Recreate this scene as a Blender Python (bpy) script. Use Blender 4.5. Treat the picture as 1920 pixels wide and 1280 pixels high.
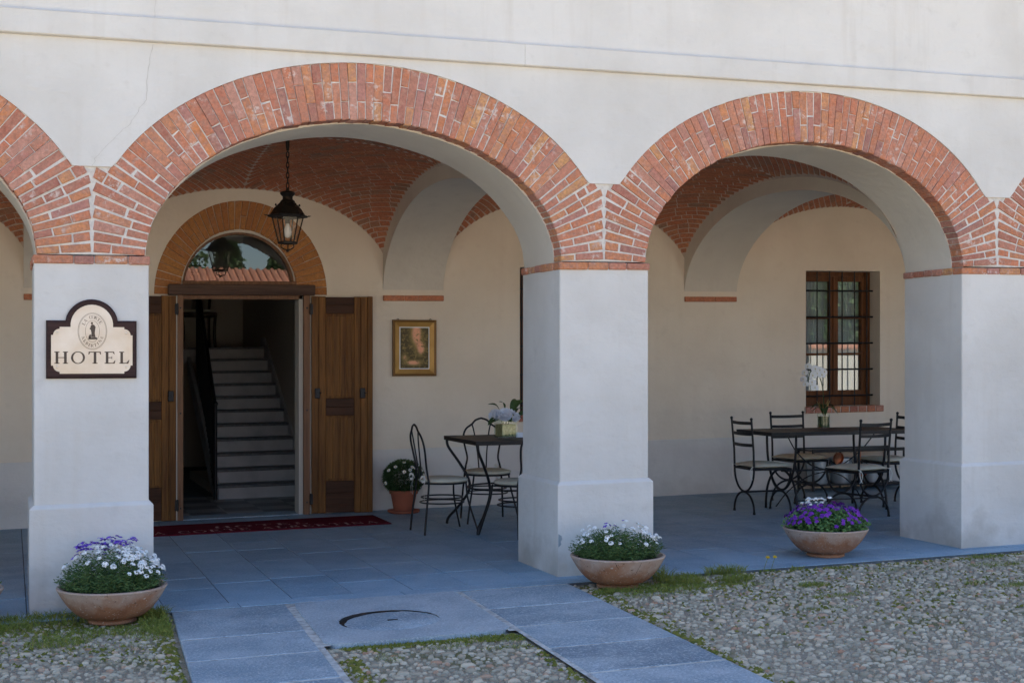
import bpy, bmesh, math, random
import numpy as np
from mathutils import Vector, Matrix

random.seed(7); RNG = np.random.default_rng(7)
for o in list(bpy.data.objects): bpy.data.objects.remove(o)
scene = bpy.context.scene
COL = scene.collection
PI = math.pi

# ------------------------------------------------------------------ camera, sky, sun, exposure
cam_d = bpy.data.cameras.new('camera'); cam = bpy.data.objects.new('camera', cam_d); COL.objects.link(cam)
cam.location = (0, -8.941, 1.57); cam.rotation_euler = (PI/2, 0, -0.34903)
cam_d.sensor_width = 36; cam_d.lens = 2585.35*36/1920; cam_d.shift_y = 29.43/1920
cam_d.clip_start = 0.1; cam_d.clip_end = 2000
scene.camera = cam
SUN_EL = math.radians(62); SUN_AZ = math.radians(-14)          # azimuth measured from +Y (behind the hotel) towards +X
world = bpy.data.worlds.new('World'); scene.world = world; world.use_nodes = True
wn = world.node_tree.nodes; wl = world.node_tree.links
sky = wn.new('ShaderNodeTexSky'); sky.sky_type = 'NISHITA'; sky.sun_disc = False
sky.sun_elevation = SUN_EL; sky.sun_rotation = SUN_AZ
sky.air_density = 1.0; sky.dust_density = 0.3; sky.ozone_density = 3.0
wn['Background'].inputs[1].default_value = 0.07
wl.new(sky.outputs[0], wn['Background'].inputs[0])
sun_d = bpy.data.lights.new('sun', 'SUN'); sun_d.energy = 5.0; sun_d.angle = math.radians(0.53); sun_d.color = (1, .95, .87)
sun = bpy.data.objects.new('sun', sun_d); COL.objects.link(sun)
sd = Vector((math.sin(SUN_AZ)*math.cos(SUN_EL), math.cos(SUN_AZ)*math.cos(SUN_EL), math.sin(SUN_EL)))
sun.rotation_euler = sd.to_track_quat('Z', 'Y').to_euler(); sun.location = (0, 20, 30)
scene.view_settings.view_transform = 'Standard'; scene.view_settings.look = 'None'
scene.view_settings.exposure = 2.36; scene.view_settings.gamma = 1
scene.render.engine = 'CYCLES'
scene.cycles.max_bounces = 10; scene.cycles.diffuse_bounces = 6

# ------------------------------------------------------------------ helpers
SL = 0.0112                     # the street and the building courses rise gently to the right
def gz(x): return SL*x

class MB:
    def __init__(s): s.v = []; s.f = []; s.a = []
    def add(s, vs, fs, val=None):
        b = len(s.v); s.v += [tuple(map(float, q)) for q in vs]; s.f += [tuple(i+b for i in f) for f in fs]
        if val is not None: s.a += [val]*len(fs)
        return s
    def box(s, x0, x1, y0, y1, z0, z1):
        return s.add([(x0,y0,z0),(x1,y0,z0),(x1,y1,z0),(x0,y1,z0),(x0,y0,z1),(x1,y0,z1),(x1,y1,z1),(x0,y1,z1)],
              [(0,3,2,1),(4,5,6,7),(0,1,5,4),(1,2,6,5),(2,3,7,6),(3,0,4,7)])
    def bbox(s, x0, x1, y0, y1, z0, z1, b=.004):
        # bevelled box: chamfer of all edges as a 24-vertex shell
        bm = bmesh.new(); bmesh.ops.create_cube(bm, size=1)
        for v in bm.verts: v.co = Vector(((x0+x1)/2+v.co.x*(x1-x0), (y0+y1)/2+v.co.y*(y1-y0), (z0+z1)/2+v.co.z*(z1-z0)))
        bmesh.ops.bevel(bm, geom=bm.edges[:], offset=b, segments=1, affect='EDGES')
        bm.verts.index_update()
        s.add([v.co[:] for v in bm.verts], [tuple(v.index for v in f.verts) for f in bm.faces]); bm.free(); return s
    def tube(s, pts, r, n=8, cap=True, closed=False):
        P = [Vector(p) for p in pts]; m = len(P); rr = r if isinstance(r, (list, tuple)) else [r]*m
        vs = []; prev = None
        for i in range(m):
            if closed: t = P[(i+1) % m]-P[i-1]
            else: t = P[min(i+1, m-1)]-P[max(i-1, 0)]
            t = t.normalized() if t.length > 1e-9 else Vector((0,0,1))
            if prev is None:
                a = Vector((0,0,1)) if abs(t.z) < .9 else Vector((1,0,0)); u = t.cross(a).normalized()
            else:
                u = prev - t*prev.dot(t); u = u.normalized() if u.length > 1e-6 else t.orthogonal().normalized()
            prev = u; w = t.cross(u)
            for k in range(n):
                an = 2*PI*k/n; vs.append(P[i]+(u*math.cos(an)+w*math.sin(an))*rr[i])
        fs = []
        for i in range(m if closed else m-1):
            j = (i+1) % m
            for k in range(n): fs.append((i*n+k, i*n+(k+1) % n, j*n+(k+1) % n, j*n+k))
        if cap and not closed: fs.append(tuple(range(n-1, -1, -1))); fs.append(tuple((m-1)*n+k for k in range(n)))
        return s.add(vs, fs)
    def lathe(s, prof, n=32, c=(0,0,0), sx=1, sy=1):
        vs = []; m = len(prof)
        for r, z in prof:
            for k in range(n): an = 2*PI*k/n; vs.append((c[0]+r*sx*math.cos(an), c[1]+r*sy*math.sin(an), c[2]+z))
        fs = [(i*n+k, i*n+(k+1) % n, (i+1)*n+(k+1) % n, (i+1)*n+k) for i in range(m-1) for k in range(n)]
        if prof[0][0] > 1e-4: fs.append(tuple(range(n-1, -1, -1)))
        if prof[-1][0] > 1e-4: fs.append(tuple((m-1)*n+k for k in range(n)))
        return s.add(vs, fs)
    def ball(s, c, r, n=10, m=6, sz=1):
        return s.lathe([(max(r*math.sin(PI*i/m), 1e-5), -r*sz*math.cos(PI*i/m)) for i in range(m+1)], n, c)
    def prism(s, poly, y0, y1, axis='y'):
        # polygon in XZ extruded along y (or polygon in YZ extruded along x)
        n = len(poly)
        if axis == 'y': vs = [(p[0], y0, p[1]) for p in poly]+[(p[0], y1, p[1]) for p in poly]
        elif axis == 'x': vs = [(y0, p[0], p[1]) for p in poly]+[(y1, p[0], p[1]) for p in poly]
        else: vs = [(p[0], p[1], y0) for p in poly]+[(p[0], p[1], y1) for p in poly]
        return s.add(vs, [tuple(range(n)), tuple(range(2*n-1, n-1, -1))]+[(i, i+n, (i+1) % n+n, (i+1) % n) for i in range(n)])
    def strip(s, A, B):
        n = len(A); return s.add(list(A)+list(B), [(i, i+1, n+i+1, n+i) for i in range(n-1)])
    def build(s, name, mat, parent=None, smooth=False, shear=False, attr=None):
        me = bpy.data.meshes.new(name)
        vs = [(x, y, z+SL*x) for x, y, z in s.v] if shear else s.v
        me.from_pydata(vs, [], s.f)
        if s.a or attr is not None:
            at = me.attributes.new('rnd', 'FLOAT', 'FACE')
            at.data.foreach_set('value', np.array(s.a if attr is None else [attr]*len(s.f), dtype=np.float32))
        bm = bmesh.new(); bm.from_mesh(me)
        if len(s.f) < 60000: bmesh.ops.recalc_face_normals(bm, faces=bm.faces[:])
        bm.to_mesh(me); bm.free()
        if smooth is True:
            for p in me.polygons: p.use_smooth = True
        elif smooth:
            me.shade_smooth() if hasattr(me, 'shade_smooth') else None
            me.set_sharp_from_angle(angle=math.radians(smooth))
        me.materials.append(mat)
        o = bpy.data.objects.new(name, me); COL.objects.link(o)
        if parent: o.parent = parent
        return o

def tag(o, label=None, cat=None, group=None, kind=None):
    if label: o['label'] = label
    if cat: o['category'] = cat
    if group: o['group'] = group
    if kind: o['kind'] = kind
    return o
def thing(name, label, cat, loc=(0,0,0), rz=0, group=None):
    o = bpy.data.objects.new(name, None); o.empty_display_size = .1; COL.objects.link(o)
    o.location = loc; o.rotation_euler = (0, 0, rz)
    return tag(o, label, cat, group)
def struct(o): o['kind'] = 'structure'; return o
def inst(src, parent, loc, rot=(0,0,0), sc=1):
    o = src.copy(); COL.objects.link(o); o.parent = parent; o.location = loc; o.rotation_euler = rot
    o.scale = (sc, sc, sc) if not isinstance(sc, tuple) else sc
    return o
def copy_tree(root, loc, rz, label=None, group=None):
    r = root.copy(); COL.objects.link(r); r.location = loc; r.rotation_euler = (0, 0, rz)
    if label: r['label'] = label
    if group: r['group'] = group
    for ch in list(root.children):
        c = ch.copy(); COL.objects.link(c); c.parent = r
        for g in list(ch.children):
            d = g.copy(); COL.objects.link(d); d.parent = c
    return r
def spline(pts, n=6):
    P = [Vector(p) for p in pts]; out = []
    for i in range(len(P)-1):
        p0 = P[max(i-1, 0)]; p1 = P[i]; p2 = P[i+1]; p3 = P[min(i+2, len(P)-1)]
        for k in range(n):
            t = k/n
            out.append(.5*((2*p1)+(p2-p0)*t+(2*p0-5*p1+4*p2-p3)*t*t+(3*p1-p0-3*p2+p3)*t**3))
    out.append(P[-1]); return out
def rnd(a, b): return random.uniform(a, b)

# ------------------------------------------------------------------ materials
def mat(name, col, rough=.7, metal=0, spec=.5, noise=None, bump=None, trans=0, ior=1.45, coords='Object'):
    """noise: (scale, colour2, low, high[, detail]) ; bump: (scale, strength, distance)"""
    m = bpy.data.materials.new(name); m.use_nodes = True; N = m.node_tree.nodes; L = m.node_tree.links
    b = N['Principled BSDF']; b.inputs['Base Color'].default_value = (*col, 1); b.inputs['Roughness'].default_value = rough
    b.inputs['Metallic'].default_value = metal; b.inputs['Specular IOR Level'].default_value = spec
    b.inputs['IOR'].default_value = ior
    if trans: b.inputs['Transmission Weight'].default_value = trans
    tc = N.new('ShaderNodeTexCoord')
    if noise:
        nz = N.new('ShaderNodeTexNoise'); nz.inputs['Scale'].default_value = noise[0]; nz.inputs['Detail'].default_value = noise[4] if len(noise) > 4 else 6
        rp = N.new('ShaderNodeMapRange'); rp.inputs[1].default_value = noise[2]; rp.inputs[2].default_value = noise[3]
        mx = N.new('ShaderNodeMixRGB'); mx.inputs[1].default_value = (*col, 1); mx.inputs[2].default_value = (*noise[1], 1)
        L.new(tc.outputs[coords], nz.inputs['Vector']); L.new(nz.outputs['Fac'], rp.inputs[0]); L.new(rp.outputs[0], mx.inputs[0]); L.new(mx.outputs[0], b.inputs['Base Color'])
    if bump:
        n2 = N.new('ShaderNodeTexNoise'); n2.inputs['Scale'].default_value = bump[0]; n2.inputs['Detail'].default_value = 6
        bp = N.new('ShaderNodeBump'); bp.inputs['Strength'].default_value = bump[1]; bp.inputs['Distance'].default_value = bump[2]
        L.new(tc.outputs[coords], n2.inputs['Vector']); L.new(n2.outputs['Fac'], bp.inputs['Height']); L.new(bp.outputs[0], b.inputs['Normal'])
    return m
def nodes(m): return m.node_tree.nodes, m.node_tree.links, m.node_tree.nodes['Principled BSDF']
def mixc(N, L, fac, a, b, blend='MIX'):
    mx = N.new('ShaderNodeMixRGB'); mx.blend_type = blend
    for i, q in ((0, fac), (1, a), (2, b)):
        if hasattr(q, 'links') or hasattr(q, 'is_linked'): L.new(q, mx.inputs[i])
        elif isinstance(q, (int, float)): mx.inputs[i].default_value = q
        else: mx.inputs[i].default_value = (*q, 1)
    return mx.outputs[0]
def noisef(N, L, vec, scale, lo, hi, detail=6, rough=.55):
    nz = N.new('ShaderNodeTexNoise'); nz.inputs['Scale'].default_value = scale; nz.inputs['Detail'].default_value = detail; nz.inputs['Roughness'].default_value = rough
    L.new(vec, nz.inputs['Vector'])
    rp = N.new('ShaderNodeMapRange'); rp.inputs[1].default_value = lo; rp.inputs[2].default_value = hi
    L.new(nz.outputs['Fac'], rp.inputs[0]); return rp.outputs[0]
def mapping(N, L, vec, sc):
    mp = N.new('ShaderNodeMapping'); mp.inputs['Scale'].default_value = sc; L.new(vec, mp.inputs['Vector']); return mp.outputs[0]
def addbump(N, L, b, h, st, dist):
    bp = N.new('ShaderNodeBump'); bp.inputs['Strength'].default_value = st; bp.inputs['Distance'].default_value = dist
    L.new(h, bp.inputs['Height'])
    old = b.inputs['Normal'].links
    if old: L.new(old[0].from_socket, bp.inputs['Normal'])
    L.new(bp.outputs[0], b.inputs['Normal'])

def plaster(name, base, dark, stain, foot):
    """lime plaster: broad cloudy tone, faint vertical runs, trowel relief; rising damp near the ground as a ragged stain"""
    m = mat(name, base, .9, spec=.2); N, L, b = nodes(m)
    tc = N.new('ShaderNodeTexCoord').outputs['Object']
    c = mixc(N, L, noisef(N, L, tc, 1.1, .40, .72), base, dark)
    st = noisef(N, L, mapping(N, L, tc, (7, 7, .5)), 1.2, .55, .8)
    c = mixc(N, L, st, c, stain)
    fine = noisef(N, L, tc, 9, .58, .75, 8)
    ff = N.new('ShaderNodeMath'); ff.operation = 'MULTIPLY'; ff.inputs[1].default_value = .5; L.new(fine, ff.inputs[0])
    c = mixc(N, L, ff.outputs[0], c, dark)
    if foot:
        sx = N.new('ShaderNodeSeparateXYZ'); L.new(tc, sx.inputs[0])
        w = noisef(N, L, tc, 2.6, .2, .8)
        ad = N.new('ShaderNodeMath'); ad.operation = 'MULTIPLY_ADD'; ad.inputs[1].default_value = .75; ad.inputs[2].default_value = -.12; L.new(w, ad.inputs[0])
        sb = N.new('ShaderNodeMath'); sb.operation = 'SUBTRACT'; L.new(ad.outputs[0], sb.inputs[0]); L.new(sx.outputs[2], sb.inputs[1])
        mr = N.new('ShaderNodeMapRange'); mr.inputs[1].default_value = -.02; mr.inputs[2].default_value = .30; mr.inputs[4].default_value = .85; L.new(sb.outputs[0], mr.inputs[0])
        c = mixc(N, L, mr.outputs[0], c, foot)
    L.new(c, b.inputs['Base Color'])
    addbump(N, L, b, noisef(N, L, tc, 14, .2, .8, 8), .4, .008)
    addbump(N, L, b, noisef(N, L, mapping(N, L, tc, (1, 1, 2.2)), 3.2, .2, .8, 5), .35, .02)
    addbump(N, L, b, noisef(N, L, tc, 160, .2, .8, 3), .2, .0012)
    return m

def brickmat(name, cols, dirt, lime=.5, rough=.9):
    m = mat(name, cols[0], rough, spec=.2); N, L, b = nodes(m)
    tc = N.new('ShaderNodeTexCoord').outputs['Object']
    at = N.new('ShaderNodeAttribute'); at.attribute_name = 'rnd'
    rp = N.new('ShaderNodeValToRGB'); rp.color_ramp.interpolation = 'LINEAR'
    el = rp.color_ramp.elements
    while len(el) < len(cols): el.new(.5)
    for i, cc in enumerate(cols): el[i].position = i/(len(cols)-1); el[i].color = (*cc, 1)
    L.new(at.outputs['Fac'], rp.inputs[0])
    c = mixc(N, L, noisef(N, L, tc, 24, .42, .66, 8, .65), rp.outputs[0], dirt)
    hs = N.new('ShaderNodeHueSaturation'); L.new(noisef(N, L, tc, 45, -.1, 1.1, 6, .7), hs.inputs['Value']); L.new(c, hs.inputs['Color'])
    vr = N.new('ShaderNodeMapRange'); vr.inputs[1].default_value = .3; vr.inputs[2].default_value = .7; vr.inputs[3].default_value = .68; vr.inputs[4].default_value = 1.25
    nv = N.new('ShaderNodeTexNoise'); nv.inputs['Scale'].default_value = 55; nv.inputs['Detail'].default_value = 8; nv.inputs['Roughness'].default_value = .7; L.new(tc, nv.inputs['Vector']); L.new(nv.outputs['Fac'], vr.inputs[0]); L.new(vr.outputs[0], hs.inputs['Value'])
    c2 = hs.outputs[0]
    lm = noisef(N, L, tc, 20, .53, .60, 12, .72)
    lm2 = noisef(N, L, tc, 4.2, .50, .60, 4)
    mm = N.new('ShaderNodeMath'); mm.operation = 'MULTIPLY'; L.new(lm, mm.inputs[0]); L.new(lm2, mm.inputs[1])
    m3 = N.new('ShaderNodeMath'); m3.operation = 'MULTIPLY'; m3.inputs[1].default_value = lime; L.new(mm.outputs[0], m3.inputs[0])
    c3 = mixc(N, L, m3.outputs[0], c2, (.66, .58, .52))
    L.new(c3, b.inputs['Base Color'])
    addbump(N, L, b, noisef(N, L, tc, 60, .2, .8, 8), .7, .004)
    return m

def stonemat(name, base, light, dark, sc=1):
    m = mat(name, base, .62, spec=.4); N, L, b = nodes(m)
    tc = N.new('ShaderNodeTexCoord').outputs['Object']
    at = N.new('ShaderNodeAttribute'); at.attribute_name = 'rnd'
    def damp(x, k):
        f = N.new('ShaderNodeMath'); f.operation = 'MULTIPLY'; f.inputs[1].default_value = k; L.new(x, f.inputs[0]); return f.outputs[0]
    c = mixc(N, L, damp(at.outputs['Fac'], .8), dark, base)
    c = mixc(N, L, damp(noisef(N, L, tc, 2.3, .42, .70, 8, .65), .45), c, light)
    c = mixc(N, L, damp(noisef(N, L, mapping(N, L, tc, (1, 5, 1)), 2.2, .58, .72, 6, .6), .35), c, dark)
    c = mixc(N, L, damp(noisef(N, L, tc, 75*sc, .50, .66, 4, .7), .75), c, light)
    c = mixc(N, L, damp(noisef(N, L, mapping(N, L, tc, (1.1, 1, 1)), 88*sc, .52, .66, 4, .7), .75), c, dark)
    L.new(c, b.inputs['Base Color'])
    addbump(N, L, b, noisef(N, L, tc, 60, .2, .8, 8), .5, .004)
    L.new(noisef(N, L, tc, 5, -.6, 1.4), b.inputs['Roughness'])
    return m

def woodmat(name, c1, c2, axis='z', sc=1, rough=.5):
    m = mat(name, c1, rough, spec=.18); N, L, b = nodes(m)
    tc = N.new('ShaderNodeTexCoord').outputs['Object']
    s = {'z': (26, 26, 1.1), 'x': (1.1, 26, 26), 'y': (26, 1.1, 26)}[axis]
    v = mapping(N, L, tc, tuple(q*sc for q in s))
    g = noisef(N, L, v, 1, .3, .7, 8, .6)
    c = mixc(N, L, g, c1, c2)
    g2 = noisef(N, L, v, 4, .5, .72, 4)
    f = N.new('ShaderNodeMath'); f.operation = 'MULTIPLY'; f.inputs[1].default_value = .5; L.new(g2, f.inputs[0])
    c = mixc(N, L, f.outputs[0], c, tuple(q*.45 for q in c2))
    at = N.new('ShaderNodeAttribute'); at.attribute_name = 'rnd'
    sc_ = N.new('ShaderNodeMapRange'); sc_.inputs[3].default_value = 1; sc_.inputs[4].default_value = .6; L.new(at.outputs['Fac'], sc_.inputs[0])
    hs = N.new('ShaderNodeHueSaturation'); L.new(sc_.outputs[0], hs.inputs['Value']); L.new(c, hs.inputs['Color'])
    L.new(hs.outputs[0], b.inputs['Base Color'])
    addbump(N, L, b, g, .3, .002); return m

def attrmat(name, c1, c2, rough=.8, c3=None, spec=.3, bump=None, sss=0):
    """colour runs between c1 and c2 with the per-face 'rnd' value"""
    m = mat(name, c1, rough, spec=spec, bump=bump); N, L, b = nodes(m)
    at = N.new('ShaderNodeAttribute'); at.attribute_name = 'rnd'
    rp = N.new('ShaderNodeValToRGB'); el = rp.color_ramp.elements
    cols = [c1, c2]+([c3] if c3 else [])
    while len(el) < len(cols): el.new(.5)
    for i, cc in enumerate(cols): el[i].position = i/(len(cols)-1); el[i].color = (*cc, 1)
    L.new(at.outputs['Fac'], rp.inputs[0]); L.new(rp.outputs[0], b.inputs['Base Color'])
    return m

M = {}
M['facade'] = plaster('facade plaster', (.67, .635, .59), (.565, .53, .485), (.60, .555, .50), (.43, .39, .34))
M['wall'] = plaster('arcade plaster', (.78, .685, .56), (.69, .595, .475), (.73, .63, .51), (.62, .55, .46))
M['dado'] = plaster('cool-lit dado plaster', (.70, .655, .60), (.63, .59, .54), (.66, .615, .56), (.55, .515, .47))  # bluish light on the lower wall is put into this greyer colour
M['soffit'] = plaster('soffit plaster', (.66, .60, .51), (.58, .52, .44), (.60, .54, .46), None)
M['mortar'] = mat('lime mortar', (.66, .61, .55), .95, spec=.1, noise=(30, (.50, .46, .42), .45, .75), bump=(90, .8, .006))
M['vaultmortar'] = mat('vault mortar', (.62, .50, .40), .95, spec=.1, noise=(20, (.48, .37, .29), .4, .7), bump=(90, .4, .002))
M['brick'] = brickmat('arch brick', [(.50, .22, .15), (.55, .20, .105), (.36, .14, .105), (.57, .225, .095), (.48, .175, .095), (.54, .28, .21), (.38, .145, .105), (.57, .245, .115), (.53, .195, .11), (.31, .15, .13), (.55, .23, .135), (.58, .30, .13), (.50, .18, .10), (.42, .20, .17), (.56, .21, .11)], (.42, .21, .15), .7)
M['vaultbrick'] = brickmat('vault brick', [(.52, .185, .095), (.58, .22, .115), (.47, .165, .09), (.56, .21, .11), (.42, .18, .105), (.60, .25, .125), (.31, .20, .14), (.52, .185, .09)], (.43, .18, .105), .1)
M['doorbrick'] = brickmat('ochre brick', [(.44, .19, .06), (.50, .23, .075), (.42, .17, .06), (.47, .21, .07)], (.38, .17, .07), .12)
M['slab'] = stonemat('floor stone', (.27, .39, .48), (.39, .52, .62), (.165, .255, .33))
M['pathslab'] = stonemat('path granite', (.27, .355, .42), (.62, .69, .73), (.12, .175, .22))
M['joint'] = mat('pale grout', (.56, .56, .53), .95, spec=.1, noise=(20, (.28, .27, .25), .4, .7), bump=(120, .5, .003))
M['darkjoint'] = mat('dark grout', (.10, .11, .115), .95, spec=.1, noise=(20, (.17, .17, .165), .45, .7))
M['stringer'] = mat('dark stone tread', (.10, .10, .105), .5, noise=(30, (.16, .16, .16), .4, .7))
M['riser'] = mat('marble riser', (.46, .46, .455), .5, noise=(6, (.36, .36, .36), .4, .7))
M['iron'] = mat('black iron', (.018, .018, .02), .45, metal=.4, noise=(40, (.035, .032, .03), .5, .8), bump=(120, .2, .001))
M['lantern'] = mat('bronzed iron', (.03, .026, .022), .5, metal=.6, noise=(30, (.06, .045, .03), .5, .8))
M['doorwood'] = woodmat('varnished door wood', (.27, .118, .030), (.085, .033, .010))
M['doordark'] = woodmat('dark batten wood', (.085, .036, .018), (.05, .02, .01), 'x')
M['framewood'] = woodmat('door frame wood', (.25, .13, .07), (.16, .08, .045))
M['beam'] = woodmat('old beam', (.15, .09, .065), (.07, .042, .032), 'x', .6, .75)
M['winwood'] = woodmat('window wood', (.19, .075, .028), (.10, .038, .015))
M['tabletop'] = woodmat('table wood', (.09, .06, .05), (.045, .03, .027), 'x')
M['terracotta'] = mat('weathered terracotta', (.40, .215, .135), .9, spec=.15, noise=(5, (.47, .35, .27), .42, .68), bump=(50, .35, .004))
def terramat():
    m = mat('weathered terracotta', (.36, .18, .10), .9, spec=.15); N, L, b = nodes(m); tc = N.new('ShaderNodeTexCoord').outputs['Object']
    c = mixc(N, L, noisef(N, L, tc, 7, .42, .68, 8), (.37, .185, .105), (.27, .125, .07))
    sx = N.new('ShaderNodeSeparateXYZ'); L.new(tc, sx.inputs[0])
    ad = N.new('ShaderNodeMath'); ad.operation = 'MULTIPLY_ADD'; ad.inputs[1].default_value = .17; L.new(noisef(N, L, tc, 6, .25, .75, 6), ad.inputs[0]); L.new(sx.outputs[2], ad.inputs[2])
    mr = N.new('ShaderNodeMapRange'); mr.inputs[1].default_value = .20; mr.inputs[2].default_value = .29; mr.inputs[4].default_value = .75; L.new(ad.outputs[0], mr.inputs[0])
    c = mixc(N, L, mr.outputs[0], c, (.50, .40, .33))
    c = mixc(N, L, noisef(N, L, tc, 70, .60, .72, 4), c, (.52, .44, .38))
    c = mixc(N, L, noisef(N, L, tc, 50, .62, .72, 4), c, (.16, .10, .07))
    L.new(c, b.inputs['Base Color']); addbump(N, L, b, noisef(N, L, tc, 45, .2, .8, 8), .6, .004); return m
M['terracotta'] = terramat()
M['redpot'] = mat('red clay pot', (.33, .105, .06), .8, spec=.2, noise=(7, (.26, .085, .05), .4, .7), bump=(40, .2, .002))
M['soil'] = mat('potting soil', (.022, .016, .012), 1, spec=.1, noise=(60, (.05, .038, .028), .45, .7), bump=(80, 1, .01))
M['gravel'] = mat('grit', (.37, .34, .29), .95, spec=.15, noise=(180, (.20, .185, .16), .38, .62, 3), bump=(220, 1, .006))
def gritmat():
    m = mat('grit', (.36, .33, .29), .95, spec=.15); N, L, b = nodes(m); tc = N.new('ShaderNodeTexCoord').outputs['Object']
    vo = N.new('ShaderNodeTexVoronoi'); vo.inputs['Scale'].default_value = 85; L.new(tc, vo.inputs['Vector'])
    rp = N.new('ShaderNodeValToRGB'); el = rp.color_ramp.elements; el.new(.35); el.new(.7)
    for e, c in zip(el, ((.27, .235, .175), (.42, .36, .27), (.35, .28, .20), (.54, .48, .38))): e.color = (*c, 1)
    sp = N.new('ShaderNodeSeparateColor'); L.new(vo.outputs['Color'], sp.inputs[0]); L.new(sp.outputs[0], rp.inputs[0])
    c = mixc(N, L, noisef(N, L, tc, 5, .45, .75), rp.outputs[0], (.28, .25, .20))
    c = mixc(N, L, noisef(N, L, tc, 1.7, .48, .66, 8, .65), c, (.17, .165, .075))
    L.new(c, b.inputs['Base Color'])
    inv = N.new('ShaderNodeMath'); inv.operation = 'SUBTRACT'; inv.inputs[0].default_value = 1; L.new(vo.outputs['Distance'], inv.inputs[1])
    addbump(N, L, b, inv.outputs[0], 1, .012); addbump(N, L, b, noisef(N, L, tc, 300, .2, .8, 3), .6, .002); return m
M['gravel'] = gritmat()
M['cobble'] = attrmat('river cobble', (.28, .24, .175), (.60, .51, .375), .75, (.42, .23, .14), bump=(60, .4, .004))
M['grass'] = attrmat('grass blade', (.13, .175, .025), (.26, .27, .06), .7)
M['moss'] = attrmat('moss', (.11, .12, .02), (.22, .20, .04), .95)
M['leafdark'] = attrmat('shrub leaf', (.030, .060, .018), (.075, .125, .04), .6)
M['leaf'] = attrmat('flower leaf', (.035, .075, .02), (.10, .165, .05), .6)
M['pansyleaf'] = attrmat('pansy leaf', (.05, .12, .03), (.13, .24, .075), .6)
M['white'] = mat('white petal', (.84, .84, .82), .7, spec=.2)
M['purple'] = attrmat('purple petal', (.11, .02, .28), (.20, .035, .36), .7)
M['violet'] = attrmat('violet petal', (.13, .05, .45), (.20, .09, .55), .7)
M['yellow'] = mat('yellow petal', (.80, .58, .02), .7)
M['peony'] = mat('pale peony petal', (.72, .74, .80), .7, spec=.2)
M['cushion'] = mat('cream cushion', (.62, .58, .46), .95, spec=.1, noise=(12, (.54, .50, .39), .4, .7), bump=(300, .4, .001))
M['ribbon'] = mat('white ribbon', (.78, .76, .70), .8)
M['carpet'] = mat('burgundy carpet', (.115, .012, .022), 1, spec=.05, noise=(14, (.08, .01, .017), .4, .7), bump=(500, .8, .002))
M['carpettext'] = mat('faded lettering', (.46, .30, .28), 1, spec=.05, noise=(25, (.16, .02, .03), .50, .62))
M['brass'] = mat('brass plate', (.56, .47, .36), .42, metal=.55, noise=(6, (.66, .60, .52), .35, .7))
M['engrave'] = mat('engraved black', (.10, .07, .05), .8)
M['signwood'] = woodmat('sign board wood', (.055, .025, .022), (.03, .014, .013), 'x', 1, .45)
M['steel'] = mat('screw steel', (.55, .50, .42), .3, metal=1)
M['gold'] = mat('gilt frame', (.48, .27, .07), .45, metal=.35, noise=(8, (.36, .19, .045), .4, .7))
M['golddark'] = mat('dark gilt', (.20, .10, .03), .5, metal=.3)
M['matboard'] = mat('white mat', (.80, .79, .76), .8)
M['copperrelief'] = attrmat('patinated copper relief', (.03, .026, .016), (.28, .20, .07), .5, (.78, .38, .22))
nodes(M['copperrelief'])[2].inputs['Metallic'].default_value = .15
M['copper'] = mat('copper', (.62, .25, .13), .35, metal=1, noise=(9, (.35, .13, .07), .4, .7))
M['zinc'] = mat('zinc', (.50, .55, .58), .45, metal=.7, noise=(9, (.38, .42, .45), .4, .7))
M['bulb'] = mat('frosted bulb', (.85, .87, .9), .25)
M['curtain'] = mat('net curtain', (.62, .64, .66), .95)
M['paint'] = mat('hall paint', (.50, .46, .40), .9)
M['tilelight'] = mat('hall tile light', (.34, .34, .33), .35, noise=(9, (.28, .28, .27), .4, .7))
M['tiledark'] = mat('hall tile dark', (.13, .13, .135), .35, noise=(9, (.10, .10, .10), .4, .7))
M['rooftile'] = mat('clay roof tile', (.45, .20, .12), .9, noise=(3, (.34, .15, .10), .4, .7))
M['farwall'] = mat('far render', (.70, .67, .60), .9, noise=(.5, (.62, .58, .5), .4, .7))
M['bark'] = mat('bark', (.10, .075, .05), .95)
M['crack'] = mat('hairline crack', (.50, .465, .42), 1)
M['cement'] = mat('cement patch', (.30, .33, .34), .95, bump=(60, .5, .003))
M['bluepaper'] = mat('pale card', (.70, .74, .80), .8)
M['vasefill'] = mat('vase filling', (.42, .37, .16), .8, noise=(45, (.62, .55, .28), .4, .65), bump=(40, .6, .01))
def glassmat(name, tint, refl=1.5, rough=0.0):
    m = bpy.data.materials.new(name); m.use_nodes = True; N = m.node_tree.nodes; L = m.node_tree.links
    N.remove(N['Principled BSDF']); out = N['Material Output']
    t = N.new('ShaderNodeBsdfTransparent'); t.inputs[0].default_value = (*tint, 1)
    g = N.new('ShaderNodeBsdfGlossy'); g.inputs['Roughness'].default_value = rough
    lw = N.new('ShaderNodeLayerWeight'); lw.inputs[0].default_value = .5
    pw = N.new('ShaderNodeMath'); pw.operation = 'POWER'; pw.inputs[1].default_value = 4; L.new(lw.outputs['Facing'], pw.inputs[0])
    fr = N.new('ShaderNodeMath'); fr.operation = 'MULTIPLY_ADD'; fr.inputs[1].default_value = .7; fr.inputs[2].default_value = ((refl-1)/(refl+1))**2; L.new(pw.outputs[0], fr.inputs[0])
    mx = N.new('ShaderNodeMixShader'); L.new(fr.outputs[0], mx.inputs[0]); L.new(t.outputs[0], mx.inputs[1]); L.new(g.outputs[0], mx.inputs[2]); L.new(mx.outputs[0], out.inputs[0])
    return m
M['glass'] = glassmat('window glass', (.85, .88, .88), 1.85)
M['thinglass'] = glassmat('clear glass', (.93, .96, .95), 1.5)
M['amberglass'] = glassmat('lantern glass', (.93, .90, .86), 1.5)


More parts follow.
